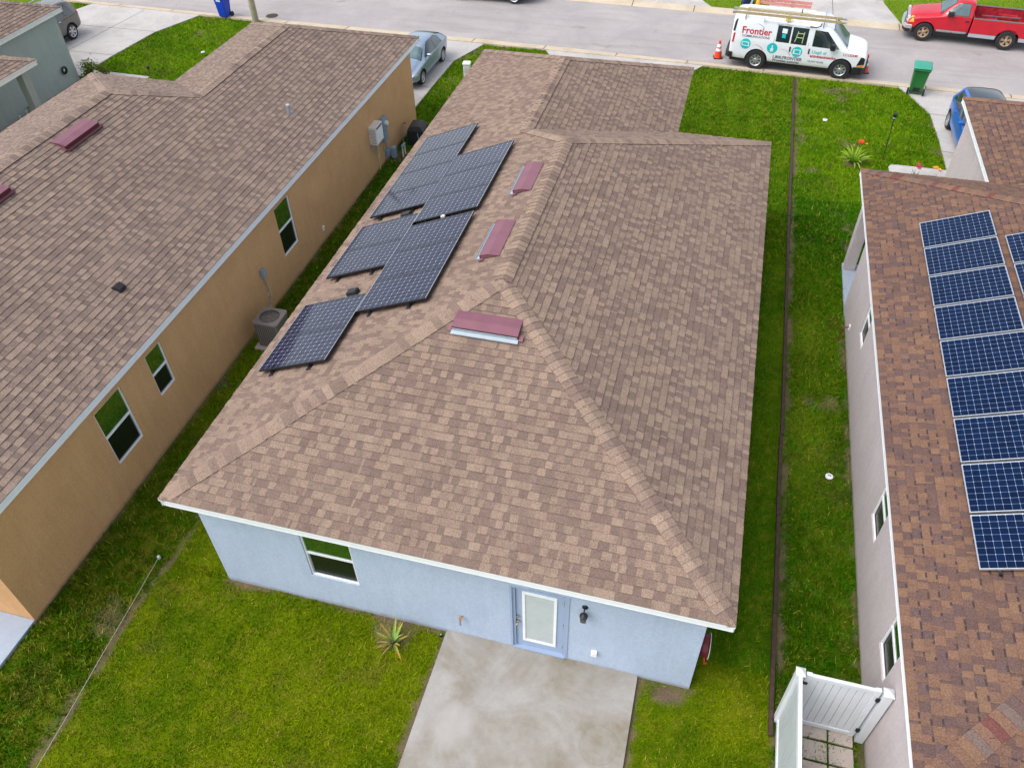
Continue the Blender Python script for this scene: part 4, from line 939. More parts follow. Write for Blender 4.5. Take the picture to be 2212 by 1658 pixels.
b = MB(); b.lathe([(.001, .20), (.05, .19), (.075, .14), (.085, .03), (.085, 0)], (0, 0, 0), 'z', 16); b.build('lens', M['lamp_amber'], e, smooth=True); b = MB(); b.cyl((0, 0, -.10), (0, 0, .005), .095, 16); b.build('base', M['galv'], e, smooth=True)

# ---- red pickup
TS = .94; th = 173.9; tl = place((19.64, 32.21), th, .96, TS)
T = Car('pickup_truck', tl, th, TS, 'red pickup truck with silver lower sides and rusty rims across the street', 'pickup truck', M['red_paint'],
        [(1.62, .46, .90, .92, 1.22, .66, 1.70), (1.66, .44, .96, .97, 1.22, .74, 1.78), (1.9, .42, .98, .985, 1.22, .77, 1.82), (2.25, .42, .98, .985, 1.22, .76, 1.82), (2.45, .42, .98, .985, 1.21, .73, 1.77), (2.8, .42, .98, .98, 1.18, .77, 1.46), (3.02, .42, .98, .975, 1.14, .80, 1.24), (3.3, .42, .98, .965, 1.09, .79, 1.18),
         (3.8, .44, .975, .95, 1.02, .74, 1.12), (4.12, .50, .95, .93, .96, .66, 1.04), (4.27, .55, .90, .88, .86, .6, .94), (4.30, .58, .85, .83, .80, .55, .86)], [3.505], .41, .86, well=.06)
T.wheels4((0, 3.505), .86, .41, w=.25, rim=M['rim_rust'], spokes=5, rr=.58)
for sg in (1, -1):
    T.pane([(2.80, 1.27), (2.30, 1.72), (1.87, 1.73), (1.83, 1.27)], 'side', sg, mat=M['glass_teal'])
    T.decal([(2.99, .47), (1.64, .47), (1.64, .60), (2.99, .60)], 'side', sg, M['silver_low'], 'lower_panel', .005)
    b = MB(); arch = [(.0+.50*math.cos(a), .40+.50*math.sin(a)) for a in [math.pi*(i/16) for i in range(17)]]
    arch = [p for p in arch if p[1] >= .58]
    poly = [(1.60, .58), (1.60, 1.20), (-1.28, 1.20), (-1.30, .62), (-1.28, .58)]+[(p[0], p[1]) for p in arch[::-1]]
    b.prism([(p[0], p[1]) for p in poly], 'y', sg*.90, sg*.985); T.part(b, 'bed_side', M['red_paint'], .012)
    b = MB(); b.prism([(1.60, .42), (1.60, .577), (.465, .577), (.495, .42)], 'y', sg*.91, sg*.978); T.part(b, 'lower_panel', M['silver_low']); b = MB(); b.prism([(-.495, .42), (-.465, .577), (-1.28, .577), (-1.26, .44)], 'y', sg*.91, sg*.978); T.part(b, 'lower_panel', M['silver_low'])
    b = MB(); b.box(-1.29, 1.60, sg*.86, sg*.995, 1.2, 1.225); T.part(b, 'bed_rail', M['bed_gray'], .008)
    b = MB(); b.box(2.46, 2.72, sg*1.0, sg*1.2, 1.24, 1.44); T.part(b, 'mirror', M['black'], .03)
    b = MB(); b.box(1.74, 1.92, sg*.975, sg*1.01, 1.03, 1.09); T.part(b, 'door_handle', M['black'], .01)
    T.decal([(4.02, .80), (4.25, .78), (4.27, .95), (4.05, .99)], 'side', sg, M['lamp_amber'], 'turn_signal', .008)
    b = MB(); b.box(4.20, 4.32, *sorted((sg*.56, sg*.86)), .76, .96); T.part(b, 'headlight', M['lamp_clear'], .02)
    T.line([(1.66, .5), (1.69, 1.2), (1.80, 1.76)], 'side', sg, .014); T.line([(2.92, .5), (2.90, 1.2)], 'side', sg, .014)
T.pane([(2.46, -.64), (2.46, .64), (2.99, .76), (2.99, -.76)], 'top', 1, 'windscreen', M['glass_teal'], .05)
T.pane([(-.6, 1.3), (.6, 1.3), (.55, 1.65), (-.55, 1.65)], 'end', -1, 'rear_window')
b = MB(); b.box(-1.26, 1.6, -.90, .90, .70, .74); T.part(b, 'bed_floor', M['bed_red'])
b = MB(); b.box(-1.32, -1.26, -.90, .90, .58, 1.20); T.part(b, 'tailgate', M['red_paint'], .01)
b = MB(); b.box(1.56, 1.60, -.90, .90, .72, 1.22); T.part(b, 'bed_front_wall', M['bed_red'])
for sg in (1, -1): b = MB(); b.box(-.42, .42, sg*.72, sg*.89, .74, .98); T.part(b, 'wheel_housing', M['bed_red'], .03)
for sg in (1, -1): b = MB(); b.box(-1.26, 1.56, *sorted((sg*.885, sg*.895)), .74, 1.198); T.part(b, 'bed_inner_wall', M['bed_red'])
b = MB(); b.box(-1.2, 4.0, -.8, .8, .30, .56); T.part(b, 'chassis', M['black'])
b = MB(); b.prism([(4.05, -.99), (4.32, -.94), (4.46, -.62), (4.50, 0), (4.46, .62), (4.32, .94), (4.05, .99), (4.05, .9), (4.25, .8), (4.25, -.8), (4.05, -.9)], 'z', .50, .68); T.part(b, 'front_bumper', M['chrome'], .02)
b = MB(); b.prism([(4.10, -.95), (4.30, -.9), (4.42, -.6), (4.45, 0), (4.42, .6), (4.30, .9), (4.10, .95)], 'z', .34, .495); T.part(b, 'air_dam', M['black'], .02)
b = MB(); b.box(4.20, 4.345, -.55, .55, .74, .97); T.part(b, 'grille', M['chrome'], .02); b = MB(); b.box(4.335, 4.352, -.48, .48, .78, .93); T.part(b, 'grille_mesh', M['ac_dark'])
b = MB(); b.box(-1.45, -1.33, -.9, .9, .5, .66); T.part(b, 'rear_bumper', M['chrome'], .02)
e = empty('loose_cargo', (tl[0]-.55, tl[1]-.25, .02+.745*TS), R(th), 'blue tools and a dark pole lying in the red truck bed', 'tools')
b = MB(); b.bar((-.9, -.28, .36), (.6, -.36, .30), .04, .04); b.build('pole', M['bed_gray'], e); b = MB(); b.box(-.1, .25, -.2, .05, 0, .22); b.box(-.05, .2, -.15, 0, .22, .27); b.build('tool_box', M['bin_blue'], e, bevel=.02); b = MB(); b.box(-.55, -.3, -.25, -.1, 0, .14); b.build('tool_bag', M['orange'], e, bevel=.03)

# ---- passenger cars
def sedan(name, contact, near, heading, sc, label, paint, kind, group='cars parked around the houses', rimn=5, cat='car'):
    hw = .86 if kind != 'suv' else .93
    if kind == 'sedan':
        st = [(-.86, .50, .60, .62, .82, .46, .92), (-.82, .40, .76, .78, .86, .54, 1.04), (-.62, .28, .84, .84, .93, .58, 1.12), (-.25, .22, .87, .87, .95, .56, 1.25), (.25, .20, .87, .87, .94, .57, 1.40), (.9, .20, .87, .87, .93, .59, 1.46), (1.4, .20, .87, .87, .91, .585, 1.43), (1.75, .20, .87, .865, .90, .56, 1.34),
              (2.2, .20, .87, .86, .885, .60, 1.06), (2.4, .20, .87, .86, .87, .64, .965), (2.9, .22, .86, .84, .80, .64, .88), (3.25, .26, .82, .80, .70, .58, .78), (3.42, .32, .72, .70, .60, .48, .68), (3.48, .38, .58, .56, .55, .40, .60)]
        wb, r, top = 2.64, .32, 1.46; ws = [(1.78, .54), (2.34, .66)]; rw = [(-.48, .52), (.10, .50)]; side = [[(.02, .99), (.10, 1.22), (.42, 1.34), (.84, 1.37), (.84, .97)], [(.90, .97), (.90, 1.375), (1.35, 1.36), (2.02, .98)]]
    elif kind == 'hatch':
        st = [(-.66, .50, .62, .64, .90, .50, 1.10), (-.62, .40, .76, .78, .95, .56, 1.22), (-.45, .28, .84, .84, .98, .60, 1.42), (-.05, .22, .86, .86, .98, .60, 1.50), (.6, .20, .86, .86, .97, .61, 1.52), (1.2, .20, .86, .86, .95, .60, 1.50), (1.6, .20, .86, .86, .94, .57, 1.40),
              (2.15, .20, .86, .855, .92, .62, 1.10), (2.4, .20, .86, .85, .90, .64, .98), (2.8, .22, .85, .83, .82, .62, .90), (3.1, .28, .80, .78, .70, .54, .76), (3.2, .36, .66, .64, .60, .44, .66)]
        wb, r, top = 2.5, .32, 1.5; ws = [(1.64, .55), (2.28, .66)]; rw = [(-.42, .5), (.02, .5)]; side = [[(-.25, 1.04), (-.15, 1.36), (.80, 1.42), (.80, 1.01)], [(.86, 1.01), (.86, 1.42), (1.3, 1.40), (2.0, 1.0)]]
    else:
        st = [(-.92, .52, .74, .76, 1.0, .60, 1.2), (-.88, .42, .84, .86, 1.04, .66, 1.38), (-.74, .34, .91, .91, 1.08, .70, 1.60), (-.3, .30, .935, .93, 1.08, .71, 1.70), (.6, .28, .935, .93, 1.06, .71, 1.73), (1.3, .28, .935, .93, 1.04, .70, 1.71), (1.7, .28, .935, .93, 1.03, .66, 1.60),
              (2.25, .28, .935, .92, 1.02, .70, 1.22), (2.5, .28, .93, .92, 1.0, .72, 1.12), (3.0, .30, .92, .90, .94, .70, 1.05), (3.4, .34, .86, .84, .82, .62, .94), (3.52, .42, .74, .72, .70, .5, .78)]
        wb, r, top = 2.70, .37, 1.72; ws = [(1.76, .64), (2.38, .74)]; rw = [(-.66, .6), (-.4, .6)]; side = [[(-.50, 1.16), (-.25, 1.52), (.10, 1.57), (.10, 1.13)], [(.18, 1.13), (.18, 1.57), (.90, 1.59), (.90, 1.11)], [(.96, 1.11), (.96, 1.59), (1.40, 1.56), (2.1, 1.10)]]
    loc = place(contact, heading, near*hw, sc)
    c = Car(name, (*loc, .045 if contact[1] < 28 else .02), heading, sc, label, cat, paint, st, [0, wb], r, hw-.1, well=.06, group=group)
    c.wheels4((0, wb), hw-.11, r, w=.21, spokes=rimn, rr=.70)
    c.pane([(ws[0][0], -ws[0][1]), (ws[0][0], ws[0][1]), (ws[1][0], ws[1][1]), (ws[1][0], -ws[1][1])], 'top', 1, 'windscreen', M['glass_teal'], .04)
    if kind == 'sedan': c.pane([(rw[0][0], -rw[0][1]), (rw[0][0], rw[0][1]), (rw[1][0], rw[1][1]), (rw[1][0], -rw[1][1])], 'top', 1, 'rear_window')
    else: c.pane([(-.5, top*.74), (.5, top*.74), (.45, top*.90), (-.45, top*.90)], 'end', -1, 'rear_window')
    if kind == 'hatch':
        c.decal([(-.38, -.56), (-.38, .56), (1.35, .56), (1.35, -.56)], 'top', 1, M['glass_car'], 'glass_roof', .005)
    for sg in (1, -1):
        for q in side: c.pane(q, 'side', sg, rim=.022)
        mxx = side[-1][-1][0]-.12; mz = side[-1][-1][1]+.03
        b = MB(); b.lathe([(.001, -.09), (.06, -.075), (.085, 0), (.07, .07), (.001, .09)], (0, 0, 0), 'y', 14); mo = b.build('mirror', paint, c.e, smooth=True); mo.location = (mxx, sg*(hw+.06), mz+.04); mo.scale = (.75, 1.2, .85)
        b = MB(); b.box(mxx-.03, mxx+.05, *sorted((sg*(hw-.06), sg*(hw+.02))), mz-.01, mz+.05); c.part(b, 'mirror_arm', M['black'], .01)
        c.line([(side[-2][-1][0]+.04, .32), (side[-2][-1][0]+.035, side[-2][-1][1]-.03)], 'side', sg, .009); c.line([(wb-.5, .34), (wb-.46, .84)], 'side', sg, .009); c.line([(.42, .45), (.10, .92)], 'side', sg, .009)
        for x in (.62, 1.55):
            b = MB(); yy = abs(c.ray((x, side[0][0][1]-.12), 'side', sg)[0].y); b.box(x-.09, x+.09, *sorted((sg*(yy-.01), sg*(yy+.03))), side[0][0][1]-.14, side[0][0][1]-.11); c.part(b, 'door_handle', M['chrome'] if kind == 'suv' else paint, .01)
        fx = st[-1][0]; c.decal([(fx-.62, st[-3][4]+.01), (fx-.16, st[-2][4]-.05), (fx-.14, st[-2][4]+.05), (fx-.55, st[-3][6]-.03)], 'side', sg, M['lamp_clear'], 'headlight', .006, fine=.06)
        bx = st[0][0]; c.decal([(bx+.02, st[0][4]+.0), (bx+.20, st[2][4]-.05), (bx+.22, st[2][4]+.10), (bx+.04, st[0][4]+.17)], 'side', sg, M['lamp_red'], 'tail_light', .008, fine=.06)
        if kind == 'suv':
            b = MB(); b.tube([(-.4, sg*.66, 1.70), (-.3, sg*.66, 1.765), (1.2, sg*.65, 1.785), (1.35, sg*.65, 1.73)], .02); c.part(b, 'roof_rail', M['aluminium'], smooth=True)
    c.decal([(-.34, st[-2][1]-.0), (.34, st[-2][1]), (.30, st[-2][4]-.14), (-.30, st[-2][4]-.14)], 'end', 1, M['black'], 'grille', .006, fine=.08)
    b = MB(); b.box(-.5, 3.0, -.6, .6, .16, .3); c.part(b, 'underbody', M['black'])
    if kind == 'sedan':
        for sg in (1, -1): c.decal([(sg*.40, .36), (sg*.56, .36), (sg*.58, .50), (sg*.44, .50)], 'end', 1, M['black'], 'fog_lamp_recess', .008, fine=.06)
    return c
sedan('parked_car', (-3.58, 25.9), -1*-1, -91.7, .90, 'silver-blue sedan nosed toward the garage of the tan house', M['silver_paint'], 'sedan', rimn=10)
sedan('parked_car', (16.45, 24.10), -1, -89, 1.0, 'bright blue hatchback half hidden behind the pink house garage roof', M['blue_paint'], 'hatch', rimn=5)
sedan('parked_car', (-21.29, 24.68), 1, -90.5, .92, 'gray SUV on the driveway of the gray-green house', M['suv_paint'], 'suv', rimn=6, cat='suv')
sedan('parked_car', (-2.42, 33.31), 1, 180, 1.09, 'black car across the street, only its wheels in the picture', M['black_paint'], 'sedan', rimn=16)

# ------------------------------------------------------------------ street things
def cone(x, y, label):
    e = empty('traffic_cone', (x, y, .015), R(12), label, 'traffic cone', 'orange traffic cones by the van')
    b = MB(); b.box(-.185, .185, -.185, .185, 0, .035); b.build('base', M['black'], e, bevel=.02)
    r = lambda z: .145*(1-z/.80)+.022
    def seg(z0, z1, mt, nm, o=0):
        b = MB(); b.lathe([(r(z0)+o, z0), (r(z1)+o, z1)], (0, 0, .035), 'z', 24); b.build(nm, mt, e, smooth=True)
    b = MB(); b.lathe([(r(0), 0), (r(.68), .68), (.012, .70), (.001, .70)], (0, 0, .035), 'z', 24); b.build('cone_body', M['orange'], e, smooth=True)
    seg(.27, .38, M['refl'], 'reflective_band', .004); seg(.43, .56, M['refl'], 'reflective_band', .004)
cone(7.86, 28.86, 'orange traffic cone behind the rear bumper of the white van'); cone(13.82, 28.62, 'orange traffic cone just past the front bumper of the white van')
def bin_(x, y, rz, mt, lid, label, sc=1):
    e = empty('wheelie_bin', (x, y, .045), R(rz), label, 'trash bin', 'wheeled trash bins by the kerb'); e.scale = (sc,)*3
    b = MB(); vs = []
    for z, hx, y0, y1 in ((.04, .21, -.19, .20), (.25, .225, -.21, .22), (.98, .27, -.30, .28)): vs += [(-hx, y0, z), (hx, y0, z), (hx, y1, z), (-hx, y1, z)]
    fs = [(i*4+k, i*4+(k+1) % 4, (i+1)*4+(k+1) % 4, (i+1)*4+k) for i in range(2) for k in range(4)]+[(3, 2, 1, 0), (8, 9, 10, 11)]
    b.add(vs, fs); b.build('tub', mt, e, bevel=.03, smooth=True)
    b = MB(); b.box(-.29, .29, -.32, -.28, .90, .99); b.box(-.29, .29, .26, .31, .92, .99); b.box(-.295, -.262, -.3, .3, .93, .99); b.box(.262, .295, -.3, .3, .93, .99); b.build('rim_collar', mt, e, bevel=.01)
    b = MB(); vs = []
    for z, hx, y0, y1 in ((.99, .31, -.35, .33), (1.03, .305, -.345, .33), (1.08, .25, -.28, .27)): vs += [(-hx, y0, z), (hx, y0, z), (hx, y1, z), (-hx, y1, z)]
    b.add(vs, fs); b.build('lid', lid, e, bevel=.02, smooth=True)
    for s in (-1, 1): b = MB(); b.lathe([(.001, -.03), (.10, -.03), (.115, -.02), (.115, .02), (.10, .03), (.001, .03)], (s*.27, -.20, .115), 'x', 20); b.build('wheel', M['rubber'], e, smooth=True)
    b = MB(); b.cyl((-.27, -.36, .96), (.27, -.36, .96), .018, 8); b.build('handle', mt, e, smooth=True)
    b = MB(); b.cyl((-.27, -.2, .115), (.27, -.2, .115), .012, 8); b.box(-.12, .12, -.222, -.20, .14, .27); b.build('axle', M['black'], e)
    return e
bin_(15.66, 26.98, -6, M['bin_green'], M['lid_green'], 'green wheeled bin with teal lid on the driveway corner right', 1.06)
bb = bin_(-15.75, 28.72, 172, M['bin_blue'], M['bin_blue'], 'blue wheeled bin at the kerb left of the lamp post')
b = MB(); b.add([(-.12, .274, .78), (.12, .274, .78), (.12, .278, .86), (-.12, .278, .86)], [(0, 1, 2, 3)]); b.build('stencil_mark', M['txt_white'], bb)
bin_(8.75, 35.6, 0, M['bin_blue'], M['bin_blue'], 'blue wheeled bin on the far lawn behind the van ladders')
e = empty('street_lamp', (-13.96, 28.42, 0), 0, 'tall weathered concrete lamp post at the kerb behind the tan house', 'lamp post')
b = MB(); b.lathe([(.155, 0), (.13, 3.0), (.10, 6.4), (.001, 6.42)], (0, 0, 0), 'z', 10); b.build('post', M['pole'], e, smooth=True)
b = MB(); b.tube([(0, 0, 6.2), (0, .5, 6.5), (0, 1.4, 6.65)], .04); b.build('arm', M['aluminium'], e, smooth=True); b = MB(); b.box(-.12, .12, 1.3, 1.8, 6.58, 6.72); b.build('lamp_head', M['conduit'], e, bevel=.03)
e = empty('cable_pedestal', (-2.0, 24.28, 0), R(8), 'short off-white utility pedestal on the grass left of the blue house', 'utility box')
b = MB(); b.box(-.14, .14, -.13, .13, 0, .72); b.build('housing', M['pvc'], e, bevel=.03); b = MB(); b.box(-.16, .16, -.15, .15, .70, .80); b.build('cover', M['white'], e, bevel=.035); b = MB(); b.box(-.09, .09, -.137, -.13, .40, .62); b.build('door_plate', M['stake'], e, bevel=.004)
b = MB(); b.lathe([(.001, .016), (.30, .016)], (-13.62, 29.40, 0), 'z', 24); tag(b.build('manhole_lid', M['wood']), 'small dark round cover set in the road near the lamp post', 'manhole cover')
for x, y, lab in ((12.12, 6.03, 'white round cleanout cap in the grass beside the pink house'), (12.24, 23.82, 'small white cap in the right front lawn'), (-14.57, 24.58, 'small white cap in the tan house front lawn')):
    e = empty('pipe_cleanout', (x, y, .02), 0, lab, 'pipe cap', 'white caps set in the lawns'); b = MB(); b.lathe([(.085, 0), (.085, .03), (.06, .045), (.001, .045)], (0, 0, 0), 'z', 20); b.build('cap', M['white'], e, smooth=True)
    b = MB(); b.box(-.035, .035, -.012, .012, .0455, .052); b.build('slot', M['black'], e)
# ---- edging board
e = empty('lawn_edging', (11.06, 13.6, 0), 0, 'long brown wooden edging strip running between the two right lawns', 'edging')
yy = -.15; k = 0; er = random.Random(4)
while yy < 27.45:
    L = min(2.4, 27.45-yy); b = MB(); dx = er.uniform(-.012, .012); b.box(-.038+dx, .038+dx, yy-13.6, yy-13.6+L-.012, -.04, .085+er.uniform(-.008, .008)); b.build('board', M['wood'], e, bevel=.008); yy += L
# ---- string line
e = empty('string_line', (-1.34, .42, 0), 0, 'pale string stretched from a small stake across the left back lawn', 'string')
b = MB(); b.tube([(.02, 0, .07), (.10, -1.0, .055), (.19, -2.2, .05), (.30, -3.4, .05), (.36, -4.24, .05), (.45, -5.2, .05)], .0055, 6); b.build('string', M['rope'], e)
b = MB(); b.box(-.02, .04, -.02, .03, -.03, .09); b.build('stake', M['stake'], e, bevel=.008)
# ---- stepping stones
k = 0
for py, wd in zip((.16, -.21, -.58, -.95), ('first', 'second', 'third', 'fourth')):
    for px, sd in ((11.79, 'left'), (12.22, 'right')):
        e = empty('paver', (px, py, 0), er.uniform(-.02, .02), f'square concrete paver, {sd} one in the {wd} row behind the white gate', 'paver', 'pavers inside the white fence'); b = MB(); b.box(-.20, .20, -.165, .165, -.03, .035); o = b.build('slab', M['paver'], e, bevel=.01)
# ---- white vinyl fence and gate
def post(mb, x, y, s=.065, z=1.80):
    mb.box(x-s, x+s, y-s, y+s, 0, z)
def pcap(mb, x, y, z=1.80, s=.075): mb.add([(x-s, y-s, z), (x+s, y-s, z), (x+s, y+s, z), (x-s, y+s, z), (x, y, z+.06), (x-s, y-s, z-.03), (x+s, y-s, z-.03), (x+s, y+s, z-.03), (x-s, y+s, z-.03)], [(0, 1, 4), (1, 2, 4), (2, 3, 4), (3, 0, 4), (5, 6, 1, 0), (6, 7, 2, 1), (7, 8, 3, 2), (8, 5, 0, 3)])
e = empty('vinyl_fence', (11.17, -1.2, 0), 0, 'white vinyl privacy fence panel running toward the viewer, bottom right', 'fence')
b = MB(); post(b, 0, 1.38); b.build('post', M['vinyl'], e, bevel=.006); b = MB(); pcap(b, 0, 1.38); b.build('post_cap', M['vinyl'], e)
b = MB(); post(b, 0, -1.0); b.build('post', M['vinyl'], e, bevel=.006); b = MB(); pcap(b, 0, -1.0); b.build('post_cap', M['vinyl'], e)
for z0, z1 in ((.06, .18), (1.66, 1.78)): b = MB(); b.box(-.03, .03, -.93, 1.31, z0, z1); b.box(-.03, .03, -3.3, -1.07, z0, z1); b.build('rail', M['vinyl'], e, bevel=.006)
for ya, yb in ((-.93, 1.31), (-3.3, -1.07)):
    n = 11; w_ = (yb-ya)/n
    for k in range(n): b = MB(); b.box(-.012, .012, ya+k*w_+.005, ya+(k+1)*w_-.005, .18, 1.66); b.build('picket_board', M['vinyl_gray'], e, bevel=.003)
e = empty('gate_pillar', (12.515, .18, 0), 0, 'white square gate post with pyramid cap against the pink wall', 'post'); b = MB(); post(b, 0, 0, .07, 1.76); b.build('post', M['vinyl'], e, bevel=.006); b = MB(); pcap(b, 0, 0, 1.76, .08); b.build('post_cap', M['vinyl'], e)
e = empty('vinyl_gate', (11.27, .20, .08), 0, 'white vinyl gate with black hinges between fence corner and pink wall', 'gate')
W_ = 1.14
for z0, z1 in ((0, .11), (1.56, 1.66)): b = MB(); b.box(.08, W_-.08, -.028, .028, z0, z1); b.build('rail', M['vinyl'], e, bevel=.006)
for xa in (0, W_-.09): b = MB(); b.box(xa, xa+.09, -.034, .034, -.02, 1.68); b.build('stile', M['vinyl'], e, bevel=.006)
for k in range(8): b = MB(); w_ = (W_-.18)/8; b.box(.09+k*w_+.004, .09+(k+1)*w_-.004, -.012, .012, .11, 1.56); b.build('picket_board', M['vinyl'], e, bevel=.003)
for z in (.28, 1.42): b = MB(); b.box(W_-.03, W_+.035, -.05, -.033, z-.05, z+.05); b.cyl((W_+.005, -.055, z-.06), (W_+.005, -.055, z+.06), .012, 8); b.build('hinge', M['black'], e)
b = MB(); b.box(-.02, .06, -.055, -.034, 1.40, 1.46); b.build('latch', M['black'], e, bevel=.004)

# ------------------------------------------------------------------ fittings on and around the walls
y = .346
e = empty('wall_lamp', (7.62, y, 1.84), 0, 'black lantern wall lamp right of the back door', 'wall lamp')
b = MB(); b.lathe([(.001, -.03), (.055, -.03), (.065, -.01), (.065, 0)], (0, 0, .18), 'y', 18); b.build('wall_plate', M['black'], e, smooth=True); b = MB(); b.tube([(0, -.02, .18), (0, -.10, .20), (0, -.13, .12)], .014); b.build('arm', M['black'], e, smooth=True)
b = MB(); b.lathe([(.001, .12), (.03, .11), (.085, .05), (.085, .035)], (0, -.13, 0), 'z', 16); b.build('shade', M['black'], e, smooth=True)
b = MB(); b.lathe([(.075, .035), (.06, -.14), (.001, -.145)], (0, -.13, 0), 'z', 8); b.build('lantern_glass', M['glass_car'], e)
b = MB(); [b.bar((.078*math.cos(a), -.13+.078*math.sin(a), .035), (.062*math.cos(a), -.13+.062*math.sin(a), -.15), .012, .012) for a in (0.78, 2.36, 3.93, 5.5)]; b.build('lantern_frame', M['black_metal'], e)
e = empty('wall_outlet', (7.85, y, .54), 0, 'white outdoor outlet box low on the blue wall right of the door', 'outlet cover'); b = MB(); b.box(-.055, .055, -.06, 0, -.08, .08); b.build('cover', M['white'], e, bevel=.012); b = MB(); b.box(-.02, .02, -.066, -.06, -.02, .0); b.build('latch', M['stake'], e)
e = empty('hose_tap', (5.35, y, .72), 0, 'small tap with orange handle on the blue wall left of the door', 'tap')
b = MB(); b.cyl((0, .0, 0), (0, -.08, 0), .014, 10); b.cyl((0, -.07, 0), (0, -.10, -.08), .014, 10); b.build('spout', M['brass'], e, smooth=True); b = MB(); b.cyl((0, -.07, .015), (0, -.07, .03), .034, 12); b.build('valve_wheel', M['rust'], e, smooth=True); b = MB(); b.cyl((0, -.10, -.07), (0, -.105, -.15), .018, 10); b.build('vacuum_breaker', M['meter'], e, smooth=True)
b = MB(); b.lathe([(.001, 0), (.04, .0), (.045, .008)], (0, -.006, 0), 'y', 16); b.build('wall_flange', M['galv'], e, smooth=True)
e = empty('hose_reel', (9.72, .74, .95), 0, 'round reel of dark red hose on the side wall at the near corner', 'hose reel')
b = MB(); b.lathe([(.05, -.07), (.05, .07)], (0, 0, 0), 'x', 20); b.lathe([(.20, -.06), (.22, 0), (.20, .06), (.12, .065), (.12, -.065), (.20, -.06)], (0, 0, 0), 'x', 24); b.build('coiled_hose', M['darkred'], e, smooth=True)
for s in (-1, 1): b = MB(); b.lathe([(.001, s*.075), (.235, s*.075), (.235, s*.085), (.001, s*.085)], (0, 0, 0), 'x', 24); b.build('reel_disc', M['black'] if s < 0 else M['beige'], e, smooth=True)
b = MB(); b.tube([(.02, -.18, -.10), (.05, -.16, -.35), (.10, -.10, -.42)], .018); b.build('hose_end', M['orange'], e, smooth=True); b = MB(); b.bar((-.1, 0, -.02), (.09, 0, -.02), .03, .03); b.build('bracket', M['black'], e)
e = empty('buried_valve', (4.93, .22, 0), 0, 'tiny dark round cap in the soil at the patio corner', 'pipe cap'); b = MB(); b.cyl((0, 0, 0), (0, 0, .06), .028, 12); b.build('cap', M['black'], e, smooth=True); b = MB(); b.cyl((0, 0, .06), (0, 0, .066), .015, 10); b.build('plug', M['galv'], e)
e_ = bpy.data.objects['wall_lamp']; e_.scale = (.85,)*3
# tan wall side
X = -2.87
e = empty('water_heater', (X, 16.37, 1.15), 0, 'white tankless water heater box on the tan wall', 'water heater')
b = MB(); b.box(0, .27, -.20, .38, 0, .62); b.build('casing', M['beige'], e, bevel=.012); b = MB(); b.box(.271, .278, -.17, .35, .03, .50); b.build('front_panel', M['white'], e, bevel=.004); b = MB(); b.box(.272, .285, -.12, .30, .535, .575); b.build('exhaust_slot', M['black'], e)
b = MB()
for k in range(10): b.box(.03, .24, -.206, -.2005, .06+k*.052, .075+k*.052)
b.build('louvres', M['conduit'], e)
e = empty('electric_meter', (X, 17.28, 1.17), 0, 'blue-gray electric meter box with round dial on the tan wall', 'meter'); b = MB(); b.box(0, .14, -.18, .18, 0, .45); b.build('box_body', M['meter'], e, bevel=.012); b = MB(); b.lathe([(.085, 0), (.085, .08), (.07, .10), (.001, .10)], (.14, .02, .24), 'x', 20); b.build('dial', M['pvc'], e, smooth=True)
e = empty('breaker_box', (X, 17.27, .74), 0, 'small blue-gray breaker box below the electric meter', 'electric box'); b = MB(); b.box(0, .12, -.15, .15, 0, .40); b.build('box_body', M['conduit'], e, bevel=.01); b = MB(); b.box(.1205, .128, -.12, .12, .04, .35); b.build('door', M['meter'], e, bevel=.004)
e = empty('conduit_run', (X, 17.3, 0), 0, 'gray conduit and junction cluster under the breaker box', 'conduit')
b = MB(); b.cyl((.05, .02, .74), (.05, .02, .30), .022, 10); b.cyl((.05, .10, .30), (.05, .10, .02), .022, 10); b.cyl((.05, -.02, .35), (.05, -.02, 0), .02, 10); b.build('pipe', M['conduit'], e, smooth=True); b = MB(); b.box(0, .12, -.08, .20, .16, .38); b.build('junction_box', M['meter'], e, bevel=.01)
b = MB(); b.box(.12, .30, .14, .34, 0, .42); b.build('gas_regulator', M['meter'], e, bevel=.03); b = MB(); b.tube([(.06, -.30, 1.08), (.08, -.32, .80), (.07, -.30, .52), (.06, .02, .45), (.08, .18, .40)], .014); b.build('flexible_hose', M['conduit'], e, smooth=True)
e = empty('water_pipes', (X, 16.6, 0), 0, 'cream pipes dropping below the water heater', 'pipes')
b = MB(); b.tube([(.05, -.08, 1.12), (.05, -.07, .6), (.05, -.02, .50), (.05, .06, .56), (.05, .06, 1.05)], .013, 8); b.build('bent_pipe', M['cream'], e, smooth=True); b = MB(); b.cyl((.05, .0, .52), (.05, .0, 0), .013, 8); b.build('drain_pipe', M['cream'], e, smooth=True)
b = MB(); b.tube([(.05, -.35, 1.05), (.08, -.36, .85), (.08, -.30, .68), (.07, -.18, .68), (.06, -.12, .9), (.05, -.1, 1.1)], .012); b.build('power_cord', M['conduit'], e, smooth=True); b = MB(); b.box(0, .07, -.42, -.30, 1.0, 1.12); b.build('outlet_box', M['conduit'], e, bevel=.01)
e = empty('utility_box', (-2.22, 18.85, 0), R(4), 'black plastic box with a green hose at the far tan wall corner', 'utility box')
vs = []; b = MB()
for z, a, c in ((0, .33, .36), (.55, .30, .32), (.72, .20, .26)): vs += [(-a, -c, z), (a, -c, z), (a, c, z), (-a, c, z)]
